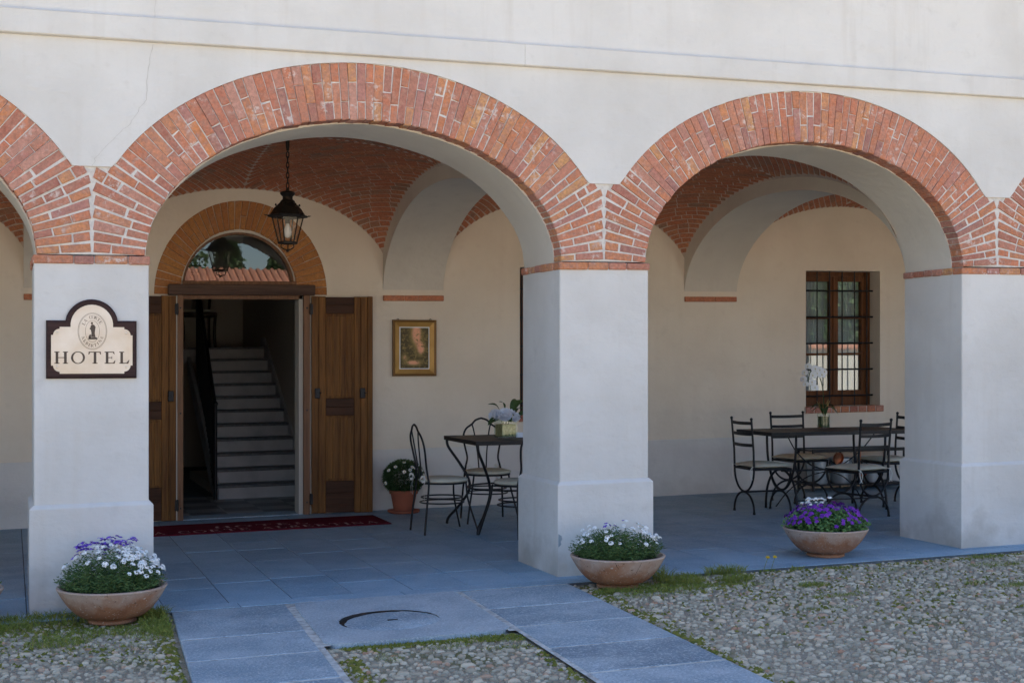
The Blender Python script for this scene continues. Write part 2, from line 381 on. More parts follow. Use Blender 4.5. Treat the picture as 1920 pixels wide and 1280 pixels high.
# ------------------------------------------------------------------ measured layout
W = 4.49; DEP = .742
PIL = [(-6.62, -5.94), (-3.24, -2.56), (.136, .820), (3.610, 4.292), (7.004, 7.690), (10.40, 11.08), (13.8, 14.48)]
Z0 = 2.17; RISE = .95; RING = .376; NOTCH = 2.75; ZB = 2.143; ZBT = 2.194
STR0, STR1 = 3.538, 3.695
ARCH = []
for i in range(len(PIL)-1):
    x0 = PIL[i][1]-.020; x1 = PIL[i+1][0]+.020
    ARCH.append(((x0+x1)/2, (x1-x0)/2))
def pilc(i): return (PIL[i][0]+PIL[i][1])/2
def zext(ai, x):
    xc, a = ARCH[ai]; q = 1-((x-xc)/(a+RING))**2
    return max(NOTCH, Z0+(RISE+RING)*math.sqrt(max(q, 0)))
def zint(ai, x):
    xc, a = ARCH[ai]; q = 1-((x-xc)/a)**2
    return Z0+RISE*math.sqrt(q) if q > 0 else ZBT
RIB = [(-6.6, -5.97), (-3.26, -2.63), (.115, .745), (3.511, 4.143), (6.879, 7.521), (10.28, 10.91), (13.68, 14.3)]

hotel = thing('hotel_building', 'white plastered hotel with red brick arches over a vaulted arcade', 'building')

# ------------------------------------------------------------------ ground, floor, path
def ground_build():
    g = MB()
    n = 12
    # one big sheet with the gentle cross slope, level far away
    xs = [-400, -60, -12, -4, 0, 4, 10, 16, 60, 400]; ys = [-400, -80, -40, -12, -8, -5, -3, -1, .05, 30, 400]
    vs = []; fs = []
    for y in ys:
        for x in xs: vs.append((x, y, gz(max(-12, min(16, x)))-.022))
    k = len(xs)
    for j in range(len(ys)-1):
        for i in range(k-1): fs.append((j*k+i, j*k+i+1, (j+1)*k+i+1, (j+1)*k+i))
    g.add(vs, fs)
    return tag(g.build('ground', M['gravel']), kind='structure')
ground = ground_build()

def slabbox(mb, quad, z0, z1, b=.004, val=None):
    """bevelled flagstone from four plan corners"""
    c = Vector((sum(q[0] for q in quad)/4, sum(q[1] for q in quad)/4))
    vs = []
    for q in quad: vs.append((q[0], q[1], z0+gz(q[0])))
    for q in quad: vs.append((q[0], q[1], z1-b+gz(q[0])))
    for q in quad:
        d = (c-Vector(q)).normalized(); p = Vector(q)+d*b*1.4; vs.append((p.x, p.y, z1+gz(p.x)))
    fs = [(8,9,10,11)]+[(i, (i+1) % 4, 4+(i+1) % 4, 4+i) for i in range(4)]+[(4+i, 4+(i+1) % 4, 8+(i+1) % 4, 8+i) for i in range(4)]
    return mb.add(vs, fs, val)

# arcade floor
fl = MB(); fl.box(-8, 16, -.275, W+.3, -.06, -.004)
arcade_floor = struct(fl.build('arcade_floor', M['darkjoint'], shear=True))
k = 0
x = 1.305-.403*9
while x < 11.5:
    y = -.118 - 0*k; x1 = x+.403; first = True
    while y < W:
        ln = rnd(.45, .95); 
        if first: ln = rnd(.3, .9); first = False
        y1 = min(y+ln, W+.02)
        if W-y1 < .25: y1 = W+.02
        m = MB(); g = .0022
        slabbox(m, [(x+g, y+g), (x1-g, y+g), (x1-g, y1-g), (x+g, y1-g)], -.03, rnd(-.0012, .0012))
        m.build('flagstone', M['slab'], arcade_floor, attr=rnd(0, 1))
        y = y1
    x = x1; k += 1
# border flags along the foot of the pillars
x = -3.0
while x < 11.5:
    ln = rnd(.9, 1.5); x1 = x+ln; m = MB()
    slabbox(m, [(x+.002, -.272), (x1-.002, -.272), (x1-.002, -.122), (x+.002, -.122)], -.05, .001)
    m.build('border_flag', M['slab'], arcade_floor, attr=rnd(.3, 1)); x = x1

# entrance path: two runs of granite slabs with a square block between them
def pathx(x, y): return x+.055*(y+.3)
pm = MB()
quads = [((.925, -.279), (3.53, -.279), (3.53, -6.2), (.925, -6.2))]
for xa, xb in ((.93, 1.70), (2.72, 3.55)):
    pm.add([(pathx(xa, -.28), -.28, gz(xa)-.0035), (pathx(xb, -.28), -.28, gz(xb)-.0035), (pathx(xb, -1.62), -1.62, gz(xb)-.0035), (pathx(xa, -1.62), -1.62, gz(xa)-.0035)], [(0,1,2,3)])
for xa, xb in ((.93, 1.66), (2.76, 3.55)):
    pm.add([(pathx(xa, -1.62), -1.62, gz(xa)-.0035), (pathx(xb, -1.62), -1.62, gz(xb)-.0035), (pathx(xb, -6.2), -6.2, gz(xb)-.0035), (pathx(xa, -6.2), -6.2, gz(xa)-.0035)], [(0,1,2,3)])
path = struct(pm.build('path', M['joint']))
LJ = [-.282, -1.17, -1.74, -2.36, -2.96, -3.56, -4.2, -4.85, -5.5, -6.2]
RJ = [-.30, -.965, -1.535, -2.14, -2.74, -3.36, -3.98, -4.6, -5.25, -6.2]
for J, xa, xb in ((LJ, .93, 1.625), (RJ, 2.79, 3.55)):
    for i in range(len(J)-1):
        m = MB(); y0, y1 = J[i]-.014, J[i+1]+.014; w = rnd(-.01, .01)
        slabbox(m, [(pathx(xa, y1), y1), (pathx(xb, y1), y1+w), (pathx(xb, y0), y0+w), (pathx(xa, y0), y0)], -.06, rnd(-.001, .002), .005)
        m.build('path_slab', M['pathslab'], path, attr=rnd(.0, 1.1))
# block with a round hole and its loose cover
def ring_block():
    m = MB(); n = 48; cx, cy, r = 2.14, -1.07, .300
    sq = []; ci = []
    xa, xb, ya, yb = 1.672, 2.748, -1.615, -.288
    for i in range(n):
        an = 2*PI*i/n; c, s = math.cos(an), math.sin(an)
        t = min(((xb-cx) if c > 0 else (cx-xa))/max(abs(c), 1e-9), ((yb-cy) if s > 0 else (cy-ya))/max(abs(s), 1e-9))
        sq.append((cx+c*t, cy+s*t)); ci.append((cx+c*r*rnd(.985, 1.015), cy+s*r*rnd(.98, 1.02)))
    vs = [(pathx(p[0], p[1]), p[1], gz(p[0])+.003) for p in sq]+[(pathx(p[0], p[1]), p[1], gz(p[0])+.003) for p in ci]
    vs += [(pathx(p[0], p[1]), p[1], gz(p[0])-.10) for p in ci]+[(pathx(p[0], p[1]), p[1], gz(p[0])-.03) for p in sq]
    fs = []
    for i in range(n):
        j = (i+1) % n; fs += [(i, j, n+j, n+i), (3*n+i, 3*n+j, j, i)]
    m.add(vs, fs)
    return m
ring_block().build('drain_block', stonemat('pale block granite', (.33, .40, .45), (.62, .68, .71), (.17, .21, .245)), path, attr=.95)
m = MB(); A_ = [(pathx(2.14+.303*math.cos(2*PI*k/48), -1.07+.303*math.sin(2*PI*k/48)), -1.07+.303*math.sin(2*PI*k/48)) for k in range(49)]
m.strip([(a, b, gz(2.14)+.0005) for a, b in A_], [(a, b, gz(2.14)-.10) for a, b in A_]); m.build('hole_wall', mat('shade-dark hole stone', (.035, .03, .026), .9, noise=(20, (.09, .05, .035), .5, .7)), path)  # shade inside the gap is painted into the near-black wall colour
m = MB(); m.add([(pathx(2.14+.32*math.cos(2*PI*k/32), -1.07+.32*math.sin(2*PI*k/32)), -1.07+.32*math.sin(2*PI*k/32), gz(2.14)-.018) for k in range(32)], [tuple(range(32))]); m.build('hole_bottom', mat('rusty shade-dark hole', (.02, .012, .008), .9, noise=(30, (.12, .04, .02), .55, .7)), path)  # rust mottling over a near-black base that paints the shade of the gap
cv = thing('stone_drain_cover', 'round rough stone cover lying askew in the hole of the square path block', 'drain cover', (pathx(2.158, -1.07), -1.074, gz(2.15)-.044))
m = MB(); n = 40; rim = [(.289*rnd(.975, 1.012)) for _ in range(n)]
vs = [(rim[i]*math.cos(2*PI*i/n), rim[i]*math.sin(2*PI*i/n), -.03) for i in range(n)]+[(rim[i]*math.cos(2*PI*i/n), rim[i]*math.sin(2*PI*i/n), .032+.010*math.cos(2*PI*i/n)) for i in range(n)]
vs += [(.93*rim[i]*math.cos(2*PI*i/n), .93*rim[i]*math.sin(2*PI*i/n), .043+.010*math.cos(2*PI*i/n)+rnd(-.001, .001)) for i in range(n)]
vs += [(.5*rim[i]*math.cos(2*PI*i/n), .5*rim[i]*math.sin(2*PI*i/n), .046+.006*math.cos(2*PI*i/n)+rnd(-.001, .001)) for i in range(n)]+[(0, 0, .046)]
fs = [(r*n+i, r*n+(i+1) % n, (r+1)*n+(i+1) % n, (r+1)*n+i) for r in range(3) for i in range(n)]+[(3*n+i, 3*n+(i+1) % n, 4*n) for i in range(n)]
m.add(vs, fs); m.build('cover_stone', M['pathslab'], cv, attr=.6, smooth=35)
m = MB(); m.box(-.03, .03, -.010, .010, .043, .0485); m.build('lifting_slot', M['soil'], cv)

# cobbles
def in_path(x, y):
    if y > -.300: return True
    if pathx(.90, y) < x < pathx(3.58, y) and y > -1.66: return True
    return pathx(.90, y) < x < pathx(1.66, y) or pathx(2.755, y) < x < pathx(3.585, y)
def cobble_mesh(cx, cy, lx, ly, h, an, tone, mb):
    n = 9; vs = []; c, s = math.cos(an), math.sin(an); ph = rnd(0, 6); sink = rnd(0, .45)*h
    e = [1+.13*math.sin(2*(2*PI*i/n)+ph)+rnd(-.08, .08) for i in range(n)]
    for rr, zz in ((1.0, -.3), (.93, .45), (.62, .9)):
        for i in range(n):
            t = 2*PI*i/n; u = lx*rr*e[i]*math.cos(t); v = ly*rr*e[i]*math.sin(t)
            vs.append((cx+c*u-s*v, cy+s*u+c*v, gz(cx)-.020-sink+h*zz*rnd(.93, 1.07)))
    vs.append((cx, cy, gz(cx)-.020-sink+h))
    fs = [(r*n+i, r*n+(i+1) % n, (r+1)*n+(i+1) % n, (r+1)*n+i) for r in range(2) for i in range(n)]+[(2*n+i, 2*n+(i+1) % n, 3*n) for i in range(n)]
    mb.add(vs, fs, tone)
def cobbles():
    pts = []; cell = .0405
    yaw = .34903; f = 2585.35
    ny = int(4.6/cell)
    for j in range(ny):
        y = -.30-j*cell
        for i in range(int(11.6/(cell*1.12))):
            x = -1.7+(i+(j % 2)*.5)*cell*1.12
            px = x+rnd(-.020, .020); py = y+rnd(-.016, .016)
            if in_path(px, py): continue
            # only the part of the courtyard in and round the view
            r = px*math.cos(yaw)-(py+8.941)*math.sin(yaw); fw = px*math.sin(yaw)+(py+8.941)*math.cos(yaw)
            if abs(r/fw) > .43 or (1.57/fw)*f > 690: continue
            pts.append((px, py, fw))
    out = []
    for px, py, fw in pts:
        big = random.random()
        lx = rnd(.013, .024) if big < .92 else rnd(.024, .040)
        if big < .40: lx = rnd(.006, .014)
        ly = lx*rnd(.55, .9); h = rnd(.008, .016)*(.55+lx/.05)
        an = rnd(-1.1, 1.1)
        # stones along the slab edges stand in a row, end on
        tone = random.choice([rnd(0, .3), rnd(0, .35), rnd(.1, .5), rnd(.3, .6), rnd(.6, 1) if random.random() < .5 else rnd(0, .3)])
        out.append((lx*ly/fw**2, px, py, lx, ly, h, an, tone))
    out.sort(reverse=True)
    for q in out[:300]:
        mb = MB(); cobble_mesh(*q[1:7], None, mb); mb.build('cobble', M['cobble'], ground, smooth=True, attr=q[7])
    mb = MB()
    for q in out[300:]: cobble_mesh(*q[1:7], q[7], mb)
    tag(mb.build('small_cobbles', M['cobble'], ground, smooth=True), kind='stuff')
    return len(out)
NCOB = cobbles()

# ------------------------------------------------------------------ facade wall, string course
XL, XR = PIL[0][0]-.1, PIL[-1][1]+.1
def xsamples(ai, n=64):
    """x samples from pillar centre to pillar centre, dense near the springings"""
    xc, a = ARCH[ai]; xs = {pilc(ai), pilc(ai+1), PIL[ai][1], PIL[ai+1][0]}
    for k in range(n+1): xs.add(xc-a*math.cos(PI*k/n))
    for k in range(n+1):
        q = xc-(a+RING)*math.cos(PI*k/n)
        if pilc(ai) < q < pilc(ai+1): xs.add(q)
    return sorted(xs)
f = MB()
for ai in range(len(ARCH)):
    xs = xsamples(ai)
    f.strip([(x, 0, zext(ai, x)) for x in xs], [(x, 0, STR0) for x in xs])
    f.strip([(x, 0, zext(ai, x)) for x in xs], [(x, .06, zext(ai, x)) for x in xs])
f.box(XL-.3, XR+.3, .001, .6, STR0, 7.6)
f.box(PIL[0][0]-.6, pilc(0), 0, .74, 0, STR0); f.box(pilc(6), PIL[6][1]+.6, 0, .74, 0, STR0)
facade = f.build('facade_wall', M['facade'], hotel, shear=True)
s = MB(); px = XL-.3
for xe in (XL+4.2, 3.337, 9.4, XR+.3):
    s.prism([(-.030, STR0+.006), (-.036, STR0+.012), (-.036, STR1-.006), (-.031, STR1), (.06, STR1), (.06, STR0+.002), (-.012, STR0+.002)], px+.001, xe-.001, 'x'); px = xe
s.build('string_course', M['facade'], hotel, shear=True)
m = MB(); xs = [XL+.1*k for k in range(int((XR-XL)/.1))]; jj = [rnd(.0008, .0035) for _ in xs]
m.strip([(x, -.0368, STR1-.0062-j) for x, j in zip(xs, jj)], [(x, -.0368, STR1-.0058) for x in xs]); m.build('edge_line', M['crack'], hotel, shear=True)  # thin ragged darker strip just under the top edge of the string course
# hairline cracks in the plaster
def crack(pts, y, w=.0022):
    m = MB(); P = []
    for i in range(len(pts)-1):
        for k in range(6):
            t = k/6; P.append((pts[i][0]*(1-t)+pts[i+1][0]*t+rnd(-.006, .006), pts[i][1]*(1-t)+pts[i+1][1]*t))
    P.append(pts[-1])
    A = [(p[0]-w*rnd(.3, 1), y, p[1]) for p in P]; B = [(p[0]+w*rnd(.3, 1), y, p[1]) for p in P]
    m.strip(A, B); return m
crack([(.845, 3.53), (.815, 3.35), (.80, 3.18), (.70, 3.02), (.60, 2.92), (.50, 2.80), (.478, 2.752)], -.0012).build('plaster_crack', M['crack'], hotel, shear=True)
crack([(.90, 3.98), (.862, 3.86), (.858, 3.70)], -.0012, .0018).build('plaster_crack', M['crack'], hotel, shear=True)

# ------------------------------------------------------------------ brick arches
def ell(ai, t, r):
    xc, a = ARCH[ai]; c, s_ = math.cos(t), math.sin(t)
    n = Vector((c/a, s_/RISE)).normalized()
    return Vector((xc+a*c, Z0+RISE*s_))+n*r, n
def brick_piece(corners, y0, y1, j=.003):
    """four corners in XZ (counter-clockwise) -> worn brick with softened front edges"""
    m = MB(); c = sum((Vector(q) for q in corners), Vector((0, 0)))/4
    cs = [Vector(q)+Vector((rnd(-j, j), rnd(-j, j))) for q in corners]
    vs = []
    for q in cs: vs.append((q.x, y1, q.y))
    for q in cs: vs.append((q.x, y0+.006, q.y))
    for q in cs:
        d = (c-q); d = d.normalized()*min(.008, d.length*.3); vs.append((q.x+d.x, y0+rnd(-.001, .002), q.y+d.y))
    fs = [(8,9,10,11), (3,2,1,0)]+[(i, (i+1) % 4, 4+(i+1) % 4, 4+i) for i in range(4)]+[(4+i, 4+(i+1) % 4, 8+(i+1) % 4, 8+i) for i in range(4)]
    m.add(vs, fs); return m
def brick_arch(ai, detailed):
    xc, a = ARCH[ai]; cl = pilc(ai); cr = pilc(ai+1)
    mo = MB(); xs = xsamples(ai)
    A = [(x, .013, zint(ai, x)+.008) for x in xs]; B = [(x, .013, zext(ai, x)+.012) for x in xs]
    mo.strip(A, B)
    ts = [PI*k/80 for k in range(81)]
    so = [ell(ai, t, .008)[0] for t in ts]
    mo.strip([(p.x, .020, p.y) for p in so], [(p.x, .15, p.y) for p in so])
    arch = mo.build('brick_arch', M['mortar'], hotel, shear=True)
    # plaster soffit behind the bricks
    sf = MB(); so = [ell(ai, t, -.008 + .003*math.sin(9*t))[0] for t in ts]
    sf.strip([(p.x, .146, p.y) for p in so], [(p.x, DEP, p.y) for p in so])
    so2 = [ell(ai, t, .02)[0] for t in ts]
    sf.strip([(p.x, .146, p.y) for p in so], [(p.x, .146, p.y) for p in so2])
    xs2 = [xc-(a+.008)*math.cos(PI*k/80) for k in range(81)]
    sf.strip([(p.x, DEP, p.y) for p in so], [(p.x, DEP, 4.05) for p in so])
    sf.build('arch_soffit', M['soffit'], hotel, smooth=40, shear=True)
    # courses
    t0 = math.asin((ZBT+.004-Z0)/RISE); t1 = PI-t0
    K = 600; tt = [t0+(t1-t0)*k/K for k in range(K+1)]
    mid = [ell(ai, t, .17)[0] for t in tt]; L = [0]
    for k in range(K): L.append(L[-1]+(mid[k+1]-mid[k]).length)
    N = round(L[-1]/.0585)
    edges = [0]; 
    w = [rnd(.9, 1.1) for _ in range(N)]; sw = sum(w); acc = 0
    for q in w: acc += q/sw*L[-1]; edges.append(acc)
    def t_at(l):
        lo, hi = 0, K
        while hi-lo > 1:
            md = (lo+hi)//2
            if L[md] < l: lo = md
            else: hi = md
        q = (l-L[lo])/max(L[hi]-L[lo], 1e-9); return tt[lo]+(tt[hi]-tt[lo])*q
    for i in range(N):
        near = min(i, N-1-i); g = .0055 if near < 10 else .0023
        ta = t_at(edges[i]+g); tb = t_at(edges[i+1]-g); tm = (ta+tb)/2
        P, n = ell(ai, tm, 0)
        ro = RING; lim = cr-.007 if n.x > 0 else cl+.007
        rc = (lim-P.x)/n.x if abs(n.x) > 1e-3 else 9
        if P.y+n.y*rc < NOTCH-.004: ro = rc
        elif P.y+n.y*RING < NOTCH-.006: ro = (NOTCH-.006-P.y)/n.y
        ro -= .002
        clipped = abs(ro-RING+.002) > .004
        # pattern of lengths along the radius
        if ro > .30:
            q = random.random()
            cut = .25 if i % 2 else .122
            if q < .18: cut = rnd(.15, .2)
            cut *= ro/RING
            segs = [(0, cut), (cut, ro)]
            if ro > .42 : segs = [(0, cut*.9), (cut*.9, min(cut*.9+.13, ro-.08)), (min(cut*.9+.13, ro-.08), ro)]
        else: segs = [(0, ro*.5), (ro*.5, ro)] if i % 2 else [(0, ro)]
        for (ra, rb) in segs:
            gg = g*.9
            ia = ra+(gg if ra > 0 else rnd(-.003, .003)); ib = rb-(gg if rb < ro-.001 else 0)
            pa0 = ell(ai, ta, ia)[0]; pa1 = ell(ai, ta, ib)[0]; pb0 = ell(ai, tb, ia)[0]; pb1 = ell(ai, tb, ib)[0]
            cs = [pa0, pa1, pb1, pb0]
            for c_ in cs:                                       # keep to the mitre over the pillar
                if n.x > 0: c_.x = min(c_.x, lim)
                else: c_.x = max(c_.x, lim)
            if not detailed and (i % 1): continue
            brick_piece(cs, rnd(.000, .011), .15, .0030).build('brick', M['brick'], arch, shear=True, attr=random.random())
for ai in range(len(ARCH)): 
    brick_arch(ai, True) if 1 <= ai <= 4 else None
    if not 1 <= ai <= 4:
        mo = MB(); ts = [PI*k/40 for k in range(41)]; so = [ell(ai, t, .0)[0] for t in ts]
        mo.strip([(p.x, .012, p.y) for p in so], [(p.x, DEP, p.y) for p in so]); xs = xsamples(ai, 24)
        mo.strip([(x, .012, zint(ai, x)) for x in xs], [(x, .012, zext(ai, x)) for x in xs])
        mo.build('brick_arch', M['vaultbrick'], hotel, shear=True, attr=.3)

# ------------------------------------------------------------------ pillars
for pi_, (x0, x1) in enumerate(PIL):
    m = MB(); m.bbox(x0, x1, 0, DEP, .60, ZB+.01, .006)
    # pier core between the arch springings
    m.box(x0+.03, x1-.03, .16, DEP-.001, ZB, NOTCH+.9)
    pil = m.build('pillar', M['facade'], hotel, shear=True)
    p = .026; m = MB()
    q = [(x0-p, -p), (x1+p, -p), (x1+p, DEP+p), (x0-p, DEP+p)]; qi = [(x0-.001, -.001), (x1+.001, -.001), (x1+.001, DEP+.001), (x0-.001, DEP+.001)]
    b_ = .004; qb = [(x0-p+b_, -p+b_), (x1+p-b_, -p+b_), (x1+p-b_, DEP+p-b_), (x0-p+b_, DEP+p-b_)]
    m.add([(a, b, -.03) for a, b in q]+[(a, b, .634) for a, b in q]+[(a, b, .641) for a, b in qb]+[(a, b, .660) for a, b in qi],
          [(i+4*r, (i+1) % 4+4*r, (i+1) % 4+4*r+4, i+4*r+4) for r in range(3) for i in range(4)])
    m.build('plinth', M['facade'], pil, shear=True)
    # brick band at the springing
    bd = MB(); bd.box(x0+.004, x1-.004, .004, DEP-.004, ZB-.002, ZBT-.003); bd.build('band_mortar', M['mortar'], pil, shear=True)
    x = x0-.010
    lens = [.24, .12, .20, .134] if pi_ % 2 == 0 else [.22, .16, .14, .182]
    k = (x1-x0+.02)/sum(lens)
    for l in lens:
        b = MB(); b.bbox(x+.003, x+l*k-.003, rnd(-.016, -.010), .11, ZB+rnd(-.003, .002), ZBT+rnd(-.003, .002), .006)
        b.build('brick', M['brick'], pil, shear=True, attr=random.random()); x += l*k
    for sx in (0, 1):
        y = .116
        for l in (.13, .12, .11, .14, .13):
            b = MB(); xa, xb = (x0-rnd(.010, .015), x0+.1) if sx == 0 else (x1-.1, x1+rnd(.010, .015))
            b.bbox(xa, xb, y+.004, min(y+l, DEP+.012)-.004, ZB+rnd(-.003, .002), ZBT+rnd(-.003, .002), .006)
            b.build('brick', M['brick'], pil, shear=True, attr=random.random()); y += l
m = MB(); m.add([(3.588, -.0268, .30), (3.612, -.0268, .285), (3.616, -.0268, .262), (3.606, -.0268, .245), (3.610, -.0268, .225), (3.588, -.0268, .205)], [(0,1,2,3,4,5)])
m.build('cement_patch', M['cement'], hotel, shear=True)

# ------------------------------------------------------------------ vaults and ribs of the arcade
YC = (DEP+W)/2; YB = (W-DEP)/2
def Fs(p): p = min(abs(p), 1); return (math.sqrt(max(1-(.968*p)**2, 0))-.251)/.749
def vz(bay, x, y):
    xa, xb = RIB[bay][1], RIB[bay+1][0]; p = (x-(xa+xb)/2)/((xb-xa)/2+.03); q = (y-YC)/(YB+.02)
    a, b = Fs(p), Fs(q); return 2.47+.69*a+.72*b-.47*a*b
def vault(bay, nbricks):
    xa, xb = RIB[bay][1], RIB[bay+1][0]; xc = (xa+xb)/2; ha = (xb-xa)/2
    m = MB(); n = 40; xs = [xc+ha*1.03*math.sin(PI*(i/n-.5)) for i in range(n+1)]; ys = [YC+YB*1.01*math.sin(PI*(j/n-.5)) for j in range(n+1)]
    vs = [(x, y, vz(bay, x, y)+.0025) for y in ys for x in xs]
    m.add(vs, [(j*(n+1)+i, j*(n+1)+i+1, (j+1)*(n+1)+i+1, (j+1)*(n+1)+i) for j in range(n) for i in range(n)])
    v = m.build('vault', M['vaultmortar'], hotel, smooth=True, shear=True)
    if not nbricks: return
    def S(p, q, dz=0): x = xc+p*ha; y = YC+q*YB; return Vector((x, y, vz(bay, x, y)+dz))
    items = []
    for sx in (-1, 1):
        for sy in (-1, 1):
            # course edges with even spacing measured along the diagonal of the quadrant
            K = 400; P = [S(sx*c/2, sy*c/2) for c in (2*k/K for k in range(K+1))]; L = [0]
            for k in range(K): L.append(L[-1]+(P[k+1]-P[k]).length)
            nc = int(L[-1]/.062); edges = []; k = 0
            for i in range(nc+1):
                while k < K and L[k] < L[-1]*i/nc: k += 1
                edges.append(2*k/K)
            for i in range(nc):
                c0, c1 = edges[i], edges[i+1]; cm = (c0+c1)/2; lim = cm if cm < 1 else 2-cm
                if lim < .02: continue
                def at(c, t): t = max(-1, min(1, t)); p = (c+t)/2; q = (c-t)/2; return S(sx*max(0, min(1, p)), sy*max(0, min(1, q)))
                t = -lim; step = .25; off = rnd(.3, 1)
                while t < lim-.01:
                    d = (at(cm, t+.01)-at(cm, t)).length/.01
                    dt = step*off/max(d, .05); off = 1 if random.random() < .7 else .5; t1 = min(t+dt, lim)
                    if lim-t1 < .05: t1 = lim
                    gt = .0055/max(d, .05); gc = (c1-c0)*.085
                    cs = [at(c0+gc, t+gt), at(c1-gc, t+gt), at(c1-gc, t1-gt), at(c0+gc, t1-gt)]
                    if (cs[0]-cs[3]).length > .02 and (cs[0]-cs[1]).length > .008: items.append(cs)
                    t = t1
    yaw = .34903
    def score(cs):
        c = sum(cs, Vector())/4; d = c-cam.location; n = (cs[1]-cs[0]).cross(cs[3]-cs[0]); A = abs(n.dot(d.normalized()))/d.length_squared
        # seen through the arches: back half, not hidden behind the arcade front
        t = (0-cam.location.y)/d.y; zx = cam.location+d*t; ai = None
        t2 = (DEP-cam.location.y)/d.y; z2 = cam.location+d*t2
        vis = False
        for k in range(len(ARCH)):
            if abs(zx.x-ARCH[k][0]) < ARCH[k][1] and zx.z < zint(k, zx.x) and abs(z2.x-ARCH[k][0]) < ARCH[k][1] and z2.z < zint(k, z2.x): vis = True
        return A if vis else A*1e-4
    items.sort(key=score, reverse=True)
    def piece(cs):
        n = (cs[1]-cs[0]).cross(cs[3]-cs[0]); n = n.normalized() if n.length > 1e-9 else Vector((0,0,1))
        if n.z > 0: n = -n
        dn = rnd(.0, .0025); c = sum(cs, Vector())/4
        vs = [tuple(q-n*.03) for q in cs]+[tuple(q+n*dn) for q in cs]
        return vs, [(4,5,6,7)]+[(i, (i+1) % 4, 4+(i+1) % 4, 4+i) for i in range(4)]
    for cs in items[:nbricks]:
        b = MB(); b.add(*piece(cs)); b.build('brick', M['vaultbrick'], v, shear=True, attr=random.random())
    b = MB()
    for cs in items[nbricks:]: vs, fs = piece(cs); b.add(vs, fs, random.random())
    tag(b.build('vault_bricks', M['vaultbrick'], v, shear=True), kind='stuff')
for bay in range(6): vault(bay, {1: 60, 2: 300, 3: 300, 4: 120}.get(bay, 0))
for i, (x0, x1) in enumerate(RIB):
    m = MB(); n = 48; x0p, x1p = PIL[i]; 
    # transverse arch, slightly skew: follows the pillar at the front and the corbel at the back
    A = []; B = []; A2 = []; B2 = []
    for k in range(n+1):
        an = PI*k/n; y = YC-(YB+.004)*math.cos(an); z = 2.145+.925*math.sin(an); t = (y-DEP)/(W-DEP)
        xl = x0p+.01+(x0-x0p-.01)*min(1, t*1.6); xr = x1p-.04+(x1-x1p+.04)*min(1, t*1.6)
        A.append((xl, y, z)); B.append((xr, y, z)); A2.append((xl, y, 4.0)); B2.append((xr, y, 4.0))
    m.strip(A, B); m.strip(A, A2); m.strip(B, B2)
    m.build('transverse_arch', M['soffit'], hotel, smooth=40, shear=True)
    x = x0
    cb = MB(); cb.box(x0+.004, x1-.004, W-.020, W+.02, 2.097, 2.145); cb_ = cb.build('corbel', M['mortar'], hotel, shear=True)
    for l in (.22, .14, .272):
        b = MB(); b.bbox(x+.002, x+l-.002, W-.030, W+.02, 2.094, 2.148, .004); b.build('brick', M['vaultbrick'], cb_, shear=True, attr=rnd(.3, .6)); x += l
# floor above the vaults and the roof of the hotel
m = MB(); m.box(XL-.3, XR+.3, .55, 11.6, 4.04, 4.3); m.build('upper_floor', M['soffit'], hotel, shear=True)
m = MB(); m.box(XL-.3, XR+.3, .6, 11.6, 4.3, 7.6); m.build('upper_storey', M['facade'], hotel, shear=True)
m = MB(); m.prism([(-.55, 7.55), (-.55, 7.68), (6.0, 9.7), (12.4, 7.68), (12.4, 7.55)], XL-.6, XR+.6, 'x'); m.build('roof', M['rooftile'], hotel, shear=True)
m = MB(); m.box(XL-.35, XL-.0, .0, 11.6, 0, 7.6); m.box(XR, XR+.35, .0, 11.6, 0, 7.6); m.build('end_wall', M['facade'], hotel, shear=True)

# ------------------------------------------------------------------ back wall with door, fanlight and windows
WINX = [(4.975, 5.955), (8.402, 9.384), (-.9-.98, -.9)]
WZ0, WZ1 = .915, 2.449
DX, DA, DB, DZ = 2.111, .831, .909, 2.150       # outer ellipse of the brick ring over the door
IA, IB, IZ, IX = .565, .560, 2.222, 2.085       # inner ellipse (fanlight)
wl_ = MB()
holes = sorted([(a, b, WZ0, WZ1) for a, b in WINX])
xcur = XL
segs = sorted([(DX-DA, DX+DA, 'door')]+[(a, b, 'win') for a, b in WINX])
for a, b, kind in segs:
    wl_.add([(xcur, W, 0), (a, W, 0), (a, W, 4.1), (xcur, W, 4.1)], [(0,1,2,3)])
    if kind == 'win':
        wl_.add([(a, W, 0), (b, W, 0), (b, W, WZ0), (a, W, WZ0)], [(0,1,2,3)]); wl_.add([(a, W, WZ1), (b, W, WZ1), (b, W, 4.1), (a, W, 4.1)], [(0,1,2,3)])
        d = W+.42
        wl_.add([(a, W, WZ0), (a, d, WZ0), (a, d, WZ1), (a, W, WZ1)], [(0,1,2,3)]); wl_.add([(b, W, WZ0), (b, d, WZ0), (b, d, WZ1), (b, W, WZ1)], [(0,1,2,3)])
        wl_.add([(a, W, WZ1), (b, W, WZ1), (b, d, WZ1), (a, d, WZ1)], [(0,1,2,3)]); wl_.add([(a, W, WZ0), (b, W, WZ0), (b, d, WZ0), (a, d, WZ0)], [(0,1,2,3)])
    else:
        xs = [DX-DA*math.cos(PI*k/48) for k in range(49)]
        zz = [DZ+DB*math.sin(PI*k/48) for k in range(49)]
        wl_.strip([(x, W, z) for x, z in zip(xs, zz)], [(x, W, 4.1) for x in xs])
        for xa, xb in ((a, 1.479), (2.771, b)): wl_.add([(xa, W, 0), (xb, W, 0), (xb, W, DZ), (xa, W, DZ)], [(0,1,2,3)])
        for xx in (1.479, 2.771): wl_.add([(xx, W, 0), (xx, W+.25, 0), (xx, W+.25, 2.2), (xx, W, 2.2)], [(0,1,2,3)])
    xcur = b
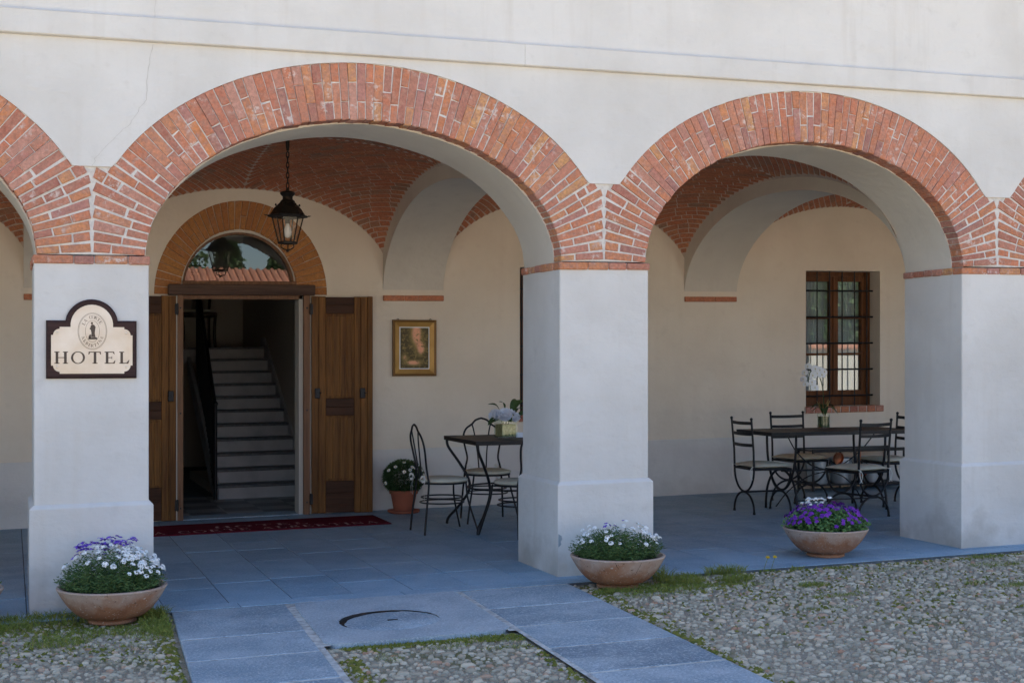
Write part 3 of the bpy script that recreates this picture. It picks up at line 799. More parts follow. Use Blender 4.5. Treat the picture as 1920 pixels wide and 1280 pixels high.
wl_.add([(xcur, W, 0), (XR, W, 0), (XR, W, 4.1), (xcur, W, 4.1)], [(0,1,2,3)])
back = wl_.build('back_wall', M['wall'], hotel, shear=True)
# dado: a slightly proud band of plaster at the foot of the wall
dd = MB(); 
for a, b in ((XL, DX-DA+.1), (2.80, XR)):
    dd.prism([(W-.007, -.02), (W-.007, .600), (W-.002, .606), (W+.01, .606), (W+.01, -.02)], a, b, 'x')
dd.build('dado', M['dado'], hotel, shear=True)

# brick ring over the door
def ringpt(t, r):
    c, s_ = math.cos(t), math.sin(t)
    pi_ = Vector((IX+IA*c, IZ-.07+(IB+.07)*s_)); po = Vector((DX+DA*c, DZ+DB*s_)); return pi_*(1-r)+po*r
m = MB(); ts = [PI*k/60 for k in range(61)]
m.strip([(ringpt(t, 0).x, W+.008, ringpt(t, 0).y) for t in ts], [(ringpt(t, 1.02).x, W+.008, ringpt(t, 1.02).y) for t in ts])
m.strip([(ringpt(t, 0).x, W+.008, ringpt(t, 0).y) for t in ts], [(ringpt(t, 0).x, W+.24, ringpt(t, 0).y) for t in ts])
darch = m.build('door_arch', M['vaultmortar'], hotel, shear=True)
N = 36
for i in range(N):
    ta = PI*(i+.045)/N; tb = PI*(i+.955)/N
    cuts = [(0.0, 1.0)] if i not in (17, 5, 26) else [(0, .45), (.47, 1)]
    for ra, rb in cuts:
        brick_piece([ringpt(ta, ra), ringpt(ta, rb), ringpt(tb, rb), ringpt(tb, ra)], W-rnd(.001, .006), W+.1, .0025).build('brick', M['doorbrick'], darch, shear=True, attr=random.random())
# fanlight: plaster lining, wooden rim, glass
def fanring(r0, r1, y0, y1):
    m = MB(); ts = [PI*k/48 for k in range(49)]
    def pt(t, k): return (IX+IA*k*math.cos(t), IZ+IB*k*math.sin(t))
    A = [pt(t, r0) for t in ts]; B = [pt(t, r1) for t in ts]
    m.strip([(a, y0, b) for a, b in A], [(a, y0, b) for a, b in B]); m.strip([(a, y0, b) for a, b in B], [(a, y1, b) for a, b in B]); m.strip([(a, y0, b) for a, b in A], [(a, y1, b) for a, b in A])
    return m
fan = fanring(.955, 1.02, W+.03, W+.16); fan = fan.build('fanlight', M['soffit'], hotel, shear=True, smooth=40)
fanring(.915, .957, W+.055, W+.16).build('rim', M['framewood'], fan, shear=True, smooth=40)
m = MB(); ts = [PI*k/48 for k in range(49)]
m.add([(IX+IA*.93*math.cos(t), W+.10, IZ+.02+IB*.90*math.sin(t)) for t in ts], [tuple(range(49))]); m.build('pane', M['glass'], fan, shear=True)
m = MB(); m.bbox(1.545, 2.64, W-.005, W+.14, 2.244, 2.282, .004); m.build('sill_rail', M['framewood'], fan, shear=True)
m = MB(); m.bbox(1.405, 2.812, W-.075, W+.25, 2.143, 2.246, .008); m.build('lintel', M['beam'], hotel, shear=True)

# door frame
m = MB(); m.bbox(1.490, 1.546, W-.055, W+.05, 0, 2.143, .004); m.bbox(2.700, 2.762, W-.055, W+.05, 0, 2.143, .004); m.bbox(1.546, 2.70, W-.01, W+.05, 2.105, 2.143, .003)
frame = m.build('door_frame', M['framewood'], hotel, shear=True)
m = MB(); m.box(1.4795, 1.492, W-.050, W+.05, 0, 2.14); m.box(2.6615, 2.70, W-.010, W+.20, 0, 2.14); m.box(2.762, 2.7705, W-.040, W+.05, 0, 2.14); m.build('jamb_lining', M['paint'], frame, shear=True)
for z in (2.02, 1.02, .12): 
    for xx in (1.518, 2.731): b = MB(); b.lathe([(.0001, -.004), (.009, -.003), (.009, .004)], 10); o = b.build('screw_cap', M['iron'], frame); o.location = (xx, W-.058, z+gz(xx)); o.rotation_euler = (PI/2, 0, 0)
m = MB(); m.box(1.49, 2.77, W-.02, W+.30, -.012, .006); m.build('threshold', M['pathslab'], hotel, shear=True, attr=.7)

def door_leaf(x0, x1, hinge_left, tilt):
    """one leaf folded back flat against the wall; local x runs from the hinge outwards"""
    r = MB(); w = abs(x1-x0)
    d = 1 if hinge_left else -1
    def X(u): return u
    body = MB(); body.box(0.003, w-.003, -.018, .018, 0.012, 2.128)
    leaf = body.build('door_leaf', M['doordark'], hotel, attr=.2)
    def board(u0, u1, z0, z1, y0, y1, name, mt, v): b = MB(); b.bbox(u0, u1, y0, y1, z0, z1, .003); b.build(name, mt, leaf, attr=v)
    board(.0, .068, .008, 2.135, -.030, .02, 'stile', M['doorwood'], .25); board(.0695, .135, .008, 2.135, -.030, .02, 'stile', M['doorwood'], .0)
    board(.415, .478, .008, 2.135, -.030, .02, 'stile', M['doorwood'], .35); board(.4795, .545, .008, 2.135, -.030, .02, 'stile', M['doorwood'], .1); board(.5465, w, .008, 2.138, -.036, .02, 'stile', M['doorwood'], .45)
    for z0, z1 in ((.325, .965), (1.135, 1.965)):
        for k in range(4):
            u = .1365+k*.0693; board(u, u+.0685, z0, z1, -.0235, .015, 'panel_board', M['doorwood'], [.0, .3, .12, .2][k])
        for u0, u1, za, zb in ((.1365, .160, z0, z1), (.390, .4135, z0, z1), (.1605, .3895, z0, z0+.022), (.1605, .3895, z1-.022, z1)): board(u0, u1, za, zb, -.0275, .012, 'moulding', M['doorwood'], .5)
    for z0, z1 in ((.09, .322), (.968, 1.132), (1.968, 2.128)):
        h = (z1-z0)/2
        for k in range(2): board(.137, .413, z0+k*h+.001, z0+(k+1)*h-.001, -.0265, .015, 'batten', M['doordark'], .1+.3*k)
    for u, nm in ((.028, 'lock_box'), (.470, 'lock_box')):
        b = MB(); b.bbox(u, u+.052, -.060, -.028, 1.135, 1.235, .005); b.box(u+.02, u+.027, -.066, -.06, 1.16, 1.21); b.tube([(u+.045, -.062, 1.19), (u+.060, -.075, 1.19)], .006, 8); b.build(nm, M['iron'], leaf)
    for z in (.10, 1.96):
        b = MB(); b.bbox(-.022, .012, -.040, -.02, z, z+.10, .003); b.tube([(-.012, -.040, z-.005), (-.012, -.040, z+.105)], .008, 8); b.build('hinge', M['iron'], leaf)
    leaf.location = (x0, W-.03, gz(x0)); leaf.rotation_euler = (0, 0, tilt if hinge_left else 0)
    if not hinge_left: leaf.rotation_euler = (0, 0, PI); leaf.scale = (1, -1, 1)
    if hinge_left: leaf.rotation_euler = (0, 0, -tilt)
    else: leaf.rotation_euler = (0, 0, PI+tilt)
    return leaf
door_leaf(2.782, 3.380, True, .13)
door_leaf(1.474, .876, False, .13)

# windows with iron grilles
def window(x0, x1):
    fx0, fx1 = x0+.02, x1-.02; y = W+.20; w = fx1-fx0; c = (fx0+fx1)/2
    m = MB(); t = .05
    m.box(x0, fx0+t, y, y+.07, WZ0, WZ1); m.box(fx1-t, x1, y, y+.07, WZ0, WZ1); m.box(fx0+t, fx1-t, y, y+.07, WZ1-t, WZ1); m.box(fx0+t, fx1-t, y, y+.07, WZ0, WZ0+.11)
    win = m.build('window', M['winwood'], hotel, shear=True, attr=.2)
    for a, b in ((fx0+t+.002, c-.001), (c+.001, fx1-t-.002)):
        s_ = MB(); q = .052
        s_.bbox(a, a+q, y-.015, y+.05, WZ0+.112, WZ1-t-.002, .004); s_.bbox(b-q, b, y-.015, y+.05, WZ0+.112, WZ1-t-.002, .004)
        s_.bbox(a+q, b-q, y-.012, y+.05, WZ0+.112, WZ0+.175, .004); s_.bbox(a+q, b-q, y-.012, y+.05, WZ1-t-.062, WZ1-t-.002, .004)
        h0, h1 = WZ0+.175, WZ1-t-.062
        for k in (1, 2): z = h0+(h1-h0)*k/3; s_.bbox(a+q, b-q, y-.008, y+.04, z-.013, z+.013, .003)
        s_.build('casement', M['winwood'], win, shear=True, attr=.1)
        for k in range(3):
            z0 = h0+(h1-h0)*k/3+.013*(k > 0); z1 = h0+(h1-h0)*(k+1)/3-.013*(k < 2)
            g = MB(); g.box(a+q, b-q, y+.018, y+.022, z0, z1); g.build('pane', M['glass'], win, shear=True)
        cu = MB(); n = 30
        A = [(a+(b-a)*i/n, y+.10+.012*math.sin(i*1.9)+.006*math.sin(i*.7), WZ0+.05) for i in range(n+1)]; B = [(p[0], p[1], WZ1-.05) for p in A]
        cu.strip(A, B); cu.build('curtain', M['curtain'], win, shear=True, smooth=True)
    m = MB(); m.bbox(c-.022, c+.022, y-.03, y-.013, WZ0+.115, WZ1-t-.004, .004); m.build('meeting_strip', M['winwood'], win, shear=True, attr=.0)
    yb = W+.150
    for k in range(6):
        xx = x0+.075+k*(x1-x0-.15)/5; b = MB(); b.tube([(xx, yb, WZ0-.01), (xx, yb, WZ1+.01)], .0075, 8); b.build('grille_bar', M['iron'], win, shear=True, smooth=40)
    for k in range(5):
        z = WZ0+.115+k*.300; b = MB(); b.tube([(x0-.01, yb-.004, z), (x1+.01, yb-.004, z)], .0095, 8); b.build('grille_bar', M['iron'], win, shear=True, smooth=40)
    sl = MB(); sl.box(x0-.02, x1+.035, W-.02, W+.2, WZ0-.065, WZ0-.002); so = sl.build('sill', M['mortar'], win, shear=True)
    x = x0-.022; n = 9; l = (x1-x0+.06)/n
    for k in range(n):
        b = MB(); b.bbox(x+.006, x+l-.006, W-.032+rnd(-.003, .003), W+.15, WZ0-.070, WZ0+rnd(-.002, .002), .006); b.build('sill_brick', M['brick'], win, shear=True, attr=random.random()); x += l
    # dim room behind
    m = MB(); 
    m.box(x0-.6, x1+.6, W+2.2, W+2.25, 0, 3.2); m.box(x0-.65, x0-.6, W+.44, W+2.2, 0, 3.2); m.box(x1+.6, x1+.65, W+.44, W+2.2, 0, 3.2); m.box(x0-.6, x1+.6, W+.44, W+2.2, -.05, 0); m.box(x0-.6, x1+.6, W+.44, W+2.2, 3.2, 3.25)
    m.build('room', M['paint'], win, shear=True)
for a, b in WINX: window(a, b)
# outer wall core closing the rooms behind
m = MB(); m.box(XL, XR, 11.3, 11.6, 0, 4.1); m.build('rear_wall', M['facade'], hotel, shear=True)

# ------------------------------------------------------------------ entrance hall and staircase
HX0, HX1, HY0, HY1 = .95, 3.75, W+.24, 10.9
m = MB()
m.add([(HX0, HY0, 0), (HX0, HY1, 0), (HX0, HY1, 4.03), (HX0, HY0, 4.03)], [(0,1,2,3)])
m.add([(HX1, HY0, 0), (HX1, HY1, 0), (HX1, HY1, 4.03), (HX1, HY0, 4.03)], [(0,1,2,3)])
m.add([(HX0, HY1, 0), (HX1, HY1, 0), (HX1, HY1, 4.03), (HX0, HY1, 4.03)], [(0,1,2,3)])
m.add([(HX0, HY0, 4.03), (HX1, HY0, 4.03), (HX1, HY1, 4.03), (HX0, HY1, 4.03)], [(0,1,2,3)])
m.add([(HX0, HY0, 0), (1.479, HY0, 0), (1.479, HY0, 2.2), (HX0, HY0, 2.2)], [(0,1,2,3)]); m.add([(2.771, HY0, 0), (HX1, HY0, 0), (HX1, HY0, 2.2), (2.771, HY0, 2.2)], [(0,1,2,3)])
xs = [DX-DA*1.0*math.cos(PI*k/24) for k in range(25)]
m.strip([(x, HY0, IZ-.05+IB*math.sin(PI*k/24)) for k, x in enumerate(xs)], [(x, HY0, 4.03) for x in xs])
hall = m.build('hall', M['paint'], hotel, shear=True)
m = MB(); m.box(HX0, HX1, HY0, HY1, -.06, -.004); hf = m.build('hall_floor', M['darkjoint'], hotel, shear=True)
t = .36
for j in range(6):
    for i in range(8):
        xa = HX0+i*t; ya = HY0+.02+j*t*.86
        if xa > HX1-.05: continue
        b = MB(); b.box(xa+.002, min(xa+t, HX1)-.002, ya+.002, ya+t*.86-.002, -.02, 0.0); b.build('floor_tile', M['tilelight'] if (i+j) % 2 else M['tiledark'], hf, shear=True)
SX = lambda y: 2.13+.055*(y-6.25)
NS, RH, TD = 11, .152, .28
m = MB(); pts = [(6.25, 0)]
stair = None
base = MB(); base.box(2.15, 2.98, 6.5, 9.0, 0, .1); stair = base.build('staircase', M['paint'], hotel, shear=True)
for i in range(NS):
    y0 = 6.25+i*TD; z1 = (i+1)*RH; y1 = y0+TD if i < NS-1 else 10.85
    xa = SX(y0); xb = 3.125
    if i == NS-1: xa = HX0+.01; xb = HX1-.01
    b = MB(); b.box(xa, xb, y0, y1+.02, max(z1-RH*1.0-.2, 0) if i < NS-1 else z1-.2, z1-.030); b.build('riser', M['riser'], stair, shear=True)
    b = MB(); b.bbox(xa-.03, xb, y0-.025, y1, z1-.030, z1, .006); b.build('tread', M['stringer'], stair, shear=True)
b = MB(); b.prism([(6.2, 0), (6.2, .12), (9.05, 1.79), (9.3, 1.79), (9.3, 0)], 3.105, 3.127, 'x'); b.build('wall_skirting', M['riser'], stair, shear=True)
b = MB(); b.box(3.125, 3.175, 5.2, 10.88, 0, 4.02); b.build('stair_wall', M['paint'], stair, shear=True)
b = MB(); b.prism([(6.3, 0), (6.3, .1), (9.0, 1.55), (9.0, 1.30), (6.7, 0)], 2.125, 2.165, 'x'); b.build('stringer', M['riser'], stair, shear=True)
rl = MB(); rl.tube([(2.09, 6.2, 0), (2.09, 6.2, 1.03)], .020, 10); rl.ball((2.09, 6.2, 1.04), .03)
rl.tube([(2.09, 6.2, 1.0), (2.235, 9.05, 2.62), (2.26, 9.4, 2.66)], .022, 8)
rail = rl.build('stair_railing', M['iron'], hotel, shear=True, smooth=40)
for i in range(26):
    y = 6.31+i*.107; xx = 2.095+.0505*(y-6.2); zt = 1.0+(y-6.2)*.5684; zb = max(.02, (y-6.25)*RH/TD*.98)
    b = MB(); b.tube([(xx, y, zb), (xx, y, zt)], .008, 6); b.build('baluster', M['iron'], rail, shear=True)
b = MB(); b.box(1.53, 1.60, 5.6, 5.66, .62, 1.05); b.build('notice_board', M['framewood'], hotel, shear=True, attr=0)

# ------------------------------------------------------------------ serif lettering
def ringpoly(cx, cz, a0, b0, a1, b1, t0, t1, n=20):
    out = []
    for k in range(n):
        ta = t0+(t1-t0)*k/n; tb = t0+(t1-t0)*(k+1)/n
        out.append([(cx+a0*math.cos(ta), cz+b0*math.sin(ta)), (cx+a0*math.cos(tb), cz+b0*math.sin(tb)), (cx+a1*math.cos(tb), cz+b1*math.sin(tb)), (cx+a1*math.cos(ta), cz+b1*math.sin(ta))])
    return out
def rect(x0, x1, z0, z1): return [(x0, z0), (x1, z0), (x1, z1), (x0, z1)]
def stem(x, w=.19, z0=0, z1=1): return [rect(x, x+w, z0, z1), rect(x-.09, x+w+.09, z0, z0+.065), rect(x-.09, x+w+.09, z1-.065, z1)]
def glyph(ch):
    if ch == 'H': return stem(.10)+stem(.70)+[rect(.25, .70, .47, .535)], .95
    if ch == 'O': return ringpoly(.5, .5, .34, .45, .5, .52, 0, 2*PI, 40), 1.0
    if ch == 'C': return ringpoly(.5, .5, .32, .45, .48, .52, .72, 2*PI-.72, 36)+[rect(.82, .87, .70, 1.0), rect(.83, .87, .05, .25)], .92
    if ch == 'T': return stem(.38)[:2]+[rect(.02, .89, .93, 1.0), [(.02, 1), (.0, .76), (.05, .76), (.13, .93)], [(.89, 1), (.78, .93), (.86, .76), (.91, .76)]], .91
    if ch == 'E': return stem(.10)+[rect(.25, .70, .93, 1), rect(.25, .56, .47, .53), rect(.25, .74, 0, .07), [(.74, 0), (.80, .26), (.75, .26), (.62, .07)], [(.70, 1), (.60, .93), (.70, .78), (.74, .78)], rect(.52, .56, .38, .62)], .82
    if ch == 'L': return stem(.10)+[rect(.25, .68, 0, .07), [(.68, 0), (.76, .30), (.71, .30), (.54, .07)]], .78
    if ch == 'A': return [[(.36, 1), (.50, 1), (.86, 0), (.70, 0)], [(.40, 1), (.45, .92), (.14, 0), (.08, 0)], rect(.22, .66, .30, .36), rect(.0, .24, 0, .045), rect(.60, .95, 0, .045)], .95
    if ch == 'R': return stem(.10)+ringpoly(.42, .74, .18, .19, .32, .26, -PI/2, PI/2, 16)+[rect(.25, .44, .93, 1), rect(.25, .44, .48, .55), [(.36, .50), (.50, .50), (.86, 0), (.70, 0)], rect(.68, .94, 0, .045)], .93
    if ch == 'B': return stem(.10)+ringpoly(.42, .76, .14, .17, .28, .24, -PI/2, PI/2, 14)+ringpoly(.44, .27, .18, .20, .33, .27, -PI/2, PI/2, 14)+[rect(.25, .44, .93, 1), rect(.25, .46, .49, .54), rect(.25, .46, 0, .07)], .84
    if ch == 'I': return stem(.12), .40
    if ch == 'N': return [rect(.12, .19, 0, 1), rect(.77, .84, 0, 1), [(.08, 1), (.24, 1), (.84, 0), (.72, 0)], rect(.02, .30, 0, .045), rect(.66, .96, .955, 1)], .95
    return [], .45
def word(txt, h, track=.12):
    x = 0; out = []
    for ch in txt:
        ps, w = glyph(ch); out += [[((p[0]+x)*h, p[1]*h) for p in q] for q in ps]; x += w+track
    return out, (x-track)*h

# ------------------------------------------------------------------ hotel sign on the pillar
sign = thing('hotel_sign', 'brass HOTEL plate on a dark shaped wooden board on the pillar', 'sign', (.4755, -.002, gz(.4755)+1.433))
def shape(w, h, r, rise, inset=0, notch=0):
    """board outline: rectangle with an arched head"""
    hw = w/2-inset; top = h-inset; pts = [(-hw, inset), (hw, inset), (hw, top)]
    rr = r-inset; n = 18; zc = h+rise-r; 
    a0 = math.asin(max(-1, min(1, (top-zc)/rr)))
    for k in range(n+1): t = a0+(PI-2*a0)*k/n; pts.append((rr*math.cos(t), zc+rr*math.sin(t)))
    pts.append((-hw, top)); return pts
BW, BH, BR, BRI = .538, .358, .158, .132
P0 = shape(BW, BH, BR, BRI); P1 = shape(BW, BH, BR, BRI, .012)
m = MB(); n = len(P0)
m.add([(x, 0, z) for x, z in P0]+[(x, -.014, z) for x, z in P0]+[(x, -.026, z) for x, z in P1], [tuple(range(n)), tuple(2*n+i for i in range(n))]+[(i, (i+1) % n, n+(i+1) % n, n+i) for i in range(n)]+[(n+i, n+(i+1) % n, 2*n+(i+1) % n, 2*n+i) for i in range(n)])
m.build('board', M['signwood'], sign, attr=.1)
def plate_outline():
    L, R_, B, T = -.240, .243, .030, .318; q = .050; pts = []
    def quarter(cx, cz, a0, a1): return [(cx+.036*math.cos(a0+(a1-a0)*k/6), cz+.036*math.sin(a0+(a1-a0)*k/6)) for k in range(7)]
    # corners cut with small steps and outward quarter rounds
    def corner(sx, sz, cx, cz):
        a = [(cx-sx*q, cz), (cx-sx*q, cz-sz*.012)]+[(cx-sx*(q-.038*math.sin(t)), cz-sz*(.050-.038*math.cos(t))) for t in [PI/2*k/6 for k in range(7)]]+[(cx, cz-sz*q)]
        return a
    pts += corner(1, -1, R_, B)                      # bottom right, going up
    pts += corner(1, 1, R_, T)[::-1]
    rr = .126; zc = BH+BRI-BR-.002; a0 = math.asin((T-zc)/rr)
    for k in range(19): t = a0+(PI-2*a0)*k/18; pts.append((rr*math.cos(t), zc+rr*math.sin(t)))
    pts += corner(-1, 1, L, T)
    pts += corner(-1, -1, L, B)[::-1]
    return pts
m = MB(); m.prism(plate_outline(), -.0305, -.024); m.build('brass_plate', M['brass'], sign)
YT = -.0312
def flat(polys, y=YT):
    m = MB()
    for p in polys: m.add([(x, y, z) for x, z in p], [tuple(range(len(p)))])
    return m
ps, w = word('HOTEL', .074, .24); k = .448/w
flat([[((x*k)-.222, z+.092) for x, z in q] for q in ps]).build('hotel_lettering', M['engrave'], sign)
EC = (.003, .292)
em = ringpoly(EC[0], EC[1], .0850, .1120, .0868, .1138, 0, 2*PI, 64)+ringpoly(EC[0], EC[1], .0800, .1070, .0815, .1085, 0, 2*PI, 64)+ringpoly(EC[0], EC[1], .0410, .0660, .0426, .0676, 0, 2*PI, 48)
def arcword(txt, a0, a1, rx, rz, h, up=True):
    out = []; n = len(txt)
    for i, ch in enumerate(txt):
        ps, gw = glyph(ch); t = a0+(a1-a0)*i/(n-1)
        px, pz = EC[0]+rx*math.cos(t), EC[1]+rz*math.sin(t); nx, nz = math.cos(t), math.sin(t)
        if not up: nx, nz = -nx, -nz
        tx, tz = nz, -nx
        for q in ps: out.append([(px+((p[0]-gw/2)*tx+(p[1]-.5)*nx)*h, pz+((p[0]-gw/2)*tz+(p[1]-.5)*nz)*h) for p in q])
    return out
em += arcword('LA CORTE', math.radians(148), math.radians(38), .0615, .0885, .0190)
em += arcword('ALBERTINA', math.radians(207), math.radians(333), .0615, .0885, .0180, False)
flat(em).build('oval_seal', M['engrave'], sign)
# the little draped figure engraved inside the seal
fg = []
def blob(cx, cz, a, b, n=12): fg.append([(EC[0]+cx+a*math.cos(2*PI*k/n), EC[1]+cz+b*math.sin(2*PI*k/n)) for k in range(n)])
blob(-.003, .050, .0065, .0075); fg.append([(EC[0]+x, EC[1]+z) for x, z in ((-.012, .030), (-.004, .042), (.010, .040), (.019, .026), (.016, .008), (.014, -.012), (.018, -.036), (-.008, -.036), (-.006, -.010), (-.010, .008))])
fg.append([(EC[0]+x, EC[1]+z) for x, z in ((-.024, -.046), (-.022, -.030), (-.014, -.018), (-.009, -.022), (-.009, -.047))]); fg.append([(EC[0]+x, EC[1]+z) for x, z in ((-.026, -.050), (.028, -.050), (.028, -.040), (.018, -.036), (-.020, -.040))])
fg.append([(EC[0]+x, EC[1]+z) for x, z in ((-.018, .018), (-.010, .024), (-.008, .014), (-.014, .010))])
flat(fg, YT-.0002).build('seal_figure', M['engrave'], sign)
for a, b in ((-.204, .282), (.204, .282), (-.204, .072), (.204, .072)):
    m = MB(); m.lathe([(.0075, 0), (.0075, .003), (.005, .0045), (.0001, .005)], 12); o = m.build('screw', M['steel'], sign); o.location = (a, -.0300, b); o.rotation_euler = (PI/2, 0, 0)

# ------------------------------------------------------------------ framed copper relief
pic = thing('framed_relief', 'gilt framed copper relief picture hung on the wall beside the door', 'picture', (3.8315, W-.004, gz(3.83)+1.337))
FW, FH = .453, .565
def framering(w0, h0, w1, h1, y0, y1, zoff):
    m = MB(); o = [(-w0/2, zoff-h0/2), (w0/2, zoff-h0/2), (w0/2, zoff+h0/2), (-w0/2, zoff+h0/2)]; i = [(-w1/2, zoff-h1/2), (w1/2, zoff-h1/2), (w1/2, zoff+h1/2), (-w1/2, zoff+h1/2)]
    m.add([(x, 0, z) for x, z in o]+[(x, y0, z) for x, z in o]+[(x, y1, z) for x, z in i]+[(x, 0, z) for x, z in i], [(r*4+k, r*4+(k+1) % 4, r*4+4+(k+1) % 4, r*4+4+k) for r in range(3) for k in range(4)])
    return m
framering(FW, FH, FW-.05, FH-.05, -.040, -.030, FH/2).build('outer_frame', M['golddark'], pic)
framering(FW-.046, FH-.046, FW-.145, FH-.145, -.036, -.020, FH/2).build('gilt_frame', M['gold'], pic)
m = MB(); m.box(-.158, .158, -.021, -.0175, FH/2-.215, FH/2+.215); m.build('mat_board', M['matboard'], pic)
m = MB(); nx, nz = 70, 96
def hval(u, v):
    h = 0
    for (a, b, c) in ((9, 5, 1.3), (17, 11, 4.1), (31, 23, 2.2), (13, 29, .5)): h += math.sin(a*u+3*math.sin(b*v+c))*math.cos(b*v+2*math.sin(a*u*.7+c))/4
    return h
vs = []; fs = []
for j in range(nz+1):
    for i in range(nx+1):
        u = i/nx; v = j/nz; vs.append((-.147+.294*u, -.0262-.004*hval(u*1.5, v*1.9), FH/2-.203+.406*v))
m.v = vs
for j in range(nz):
    for i in range(nx):
        u = i/nx; v = j/nz; h = hval(u*1.5, v*1.9)
        edge = abs(u-.5)*1.5+(.6 if v < .42 else 0)*.5
        open_ = math.exp(-(((u-.56)/.17)**2+((v-.85)/.26)**2))*1.0+math.exp(-(((u-.72)/.13)**2+((v-.48)/.15)**2))*.9+math.exp(-(((u-.45)/.24)**2+((v-.13)/.06)**2))*.9+.5*math.exp(-(((u-.15)/.1)**2+((v-.26)/.08)**2))
        c = max(.14+1.25*open_*(1 if h > -.3 else .35), (.50 if h > .27 else (.25 if h > .12 else 0)))
        m.f.append((j*(nx+1)+i, j*(nx+1)+i+1, (j+1)*(nx+1)+i+1, (j+1)*(nx+1)+i)); m.a.append(max(0, min(1, c)))
m.build('copper_relief', M['copperrelief'], pic, smooth=True)
for sx in (-.17, .17):
    b = MB(); b.tube([(sx-.008, -.012, FH), (sx-.008, -.012, FH+.008), (sx, -.012, FH+.014), (sx+.008, -.012, FH+.008), (sx+.008, -.012, FH)], .003, 6); b.build('hanging_eye', M['iron'], pic)

# ------------------------------------------------------------------ entrance carpet
cp = thing('entrance_carpet', 'burgundy entrance carpet lettered with the hotel name, laid before the open door', 'carpet', (2.16, 3.70, gz(2.16)))
m = MB(); m.add([(-1.20, -.345, SL*-1.2), (1.14, -.345, SL*1.14), (1.14, .36, SL*1.14), (-1.20, .36, SL*-1.2)]+[(-1.195, -.34, .010+SL*-1.2), (1.135, -.34, .010+SL*1.14), (1.135, .355, .010+SL*1.14), (-1.195, .355, .010+SL*-1.2)], [(4,5,6,7), (0,1,5,4), (1,2,6,5), (2,3,7,6), (3,0,4,7)])
m.build('pile', M['carpet'], cp)
ps, w = word('LA CORTE ALBERTINA', .15, .20); m = MB(); k = 2.14/w
for q in ps: m.add([(x*k-1.10, z-.285, .0113+SL*(x*k-1.10)) for x, z in q], [tuple(range(len(q)))])
ps, w = word('HOTEL', .13, .25); k = .86/w
for q in ps: m.add([(x*k-.43, z-.055, .0113+SL*(x*k-.43)) for x, z in q], [tuple(range(len(q)))])
m.build('carpet_lettering', M['carpettext'], cp)

# ------------------------------------------------------------------ lantern
LX, LY = 2.195, 2.615
lan = thing('hanging_lantern', 'dark metal lantern with a bare bulb hanging on a chain from the brick vault', 'lantern', (LX, LY, gz(LX)))
zt = vz(2, LX, LY)
m = MB(); m.lathe([(.045, zt-.0), (.045, zt-.012), (.018, zt-.035), (.016, zt-.09), (.010, zt-.13), (.0001, zt-.13)], 14); m.build('ceiling_rose', M['lantern'], lan, smooth=40)
m = MB(); z = zt-.135; k = 0
while z > 2.985:
    pts = [(.011*math.cos(t), 0, z-.028+.028*math.sin(t)) for t in [2*PI*i/12 for i in range(12)]]
    if k % 2: pts = [(0, p[0], p[2]) for p in pts]
    m.tube(pts, .0045, 6, closed=True); z -= .043; k += 1
m.build('chain', M['lantern'], lan, smooth=True)
# six-sided body: cap, sloping roof, open glazed cage, base
def hexpts(r, z, ph=0, n=6): return [(r*math.cos(2*PI*k/n+ph), r*math.sin(2*PI*k/n+ph), z) for k in range(n)]
m = MB(); m.lathe([(.0001, 2.972), (.012, 2.97), (.016, 2.945), (.052, 2.938), (.066, 2.924), (.058, 2.910), (.042, 2.895), (.043, 2.872), (.060, 2.858), (.064, 2.846)], 18); m.build('cap', M['lantern'], lan, smooth=40)
m = MB(); 
rings = [(.060, 2.85), (.095, 2.815), (.112, 2.80), (.150, 2.742), (.176, 2.736), (.168, 2.722), (.128, 2.722)]
for (r0, z0), (r1, z1) in zip(rings[:-1], rings[1:]):
    a = hexpts(r0, z0); b = hexpts(r1, z1); m.add(a+b, [(i, (i+1) % 6, 6+(i+1) % 6, 6+i) for i in range(6)])
m.build('roof', M['lantern'], lan)
m = MB()
for p in hexpts(.100, 2.812): m.ball((p[0], p[1], p[2]+.012), .009, 8, 5); m.tube([(p[0]*.95, p[1]*.95, p[2]-.01), (p[0], p[1], p[2]+.024)], .004, 6)
for p in hexpts(.176, 2.735): m.tube([p, (p[0]*1.13, p[1]*1.13, p[2]+.003)], [.007, .002], 6)
m.build('finials', M['lantern'], lan, smooth=True)
top = hexpts(.132, 2.722); bot = hexpts(.078, 2.512)
m = MB()
for a, b in zip(top, bot): m.tube([a, b], .006, 6)
for ring in (top, bot):
    for i in range(6): m.tube([ring[i], ring[(i+1) % 6]], .006, 6)
a = hexpts(.086, 2.512); b = hexpts(.082, 2.497); m.add(a+b+hexpts(.05, 2.497), [(i, (i+1) % 6, 6+(i+1) % 6, 6+i) for i in range(6)]+[(6+i, 6+(i+1) % 6, 12+(i+1) % 6, 12+i) for i in range(6)])
m.build('cage', M['lantern'], lan)
for i in range(6):
    g = MB(); j = (i+1) % 6; q = .985
    g.add([tuple(Vector(top[i])*Vector((q, q, 1))), tuple(Vector(top[j])*Vector((q, q, 1))), tuple(Vector(bot[j])*Vector((q, q, 1))), tuple(Vector(bot[i])*Vector((q, q, 1)))], [(0,1,2,3)]); g.build('pane', M['amberglass'], lan)
m = MB()
for k in range(3):
    t = 2*PI*k/3+.4; m.tube(spline([(.055*math.cos(t), .055*math.sin(t), 2.498), (.062*math.cos(t), .062*math.sin(t), 2.475), (.035*math.cos(t), .035*math.sin(t), 2.455), (.004, 0, 2.449)], 5), .005, 6)
m.ball((0, 0, 2.442), .014); m.build('bottom_scrolls', M['lantern'], lan, smooth=True)
m = MB(); m.lathe([(.022, 2.725), (.022, 2.668), (.0001, 2.668)], 12); m.build('lamp_holder', M['lantern'], lan)
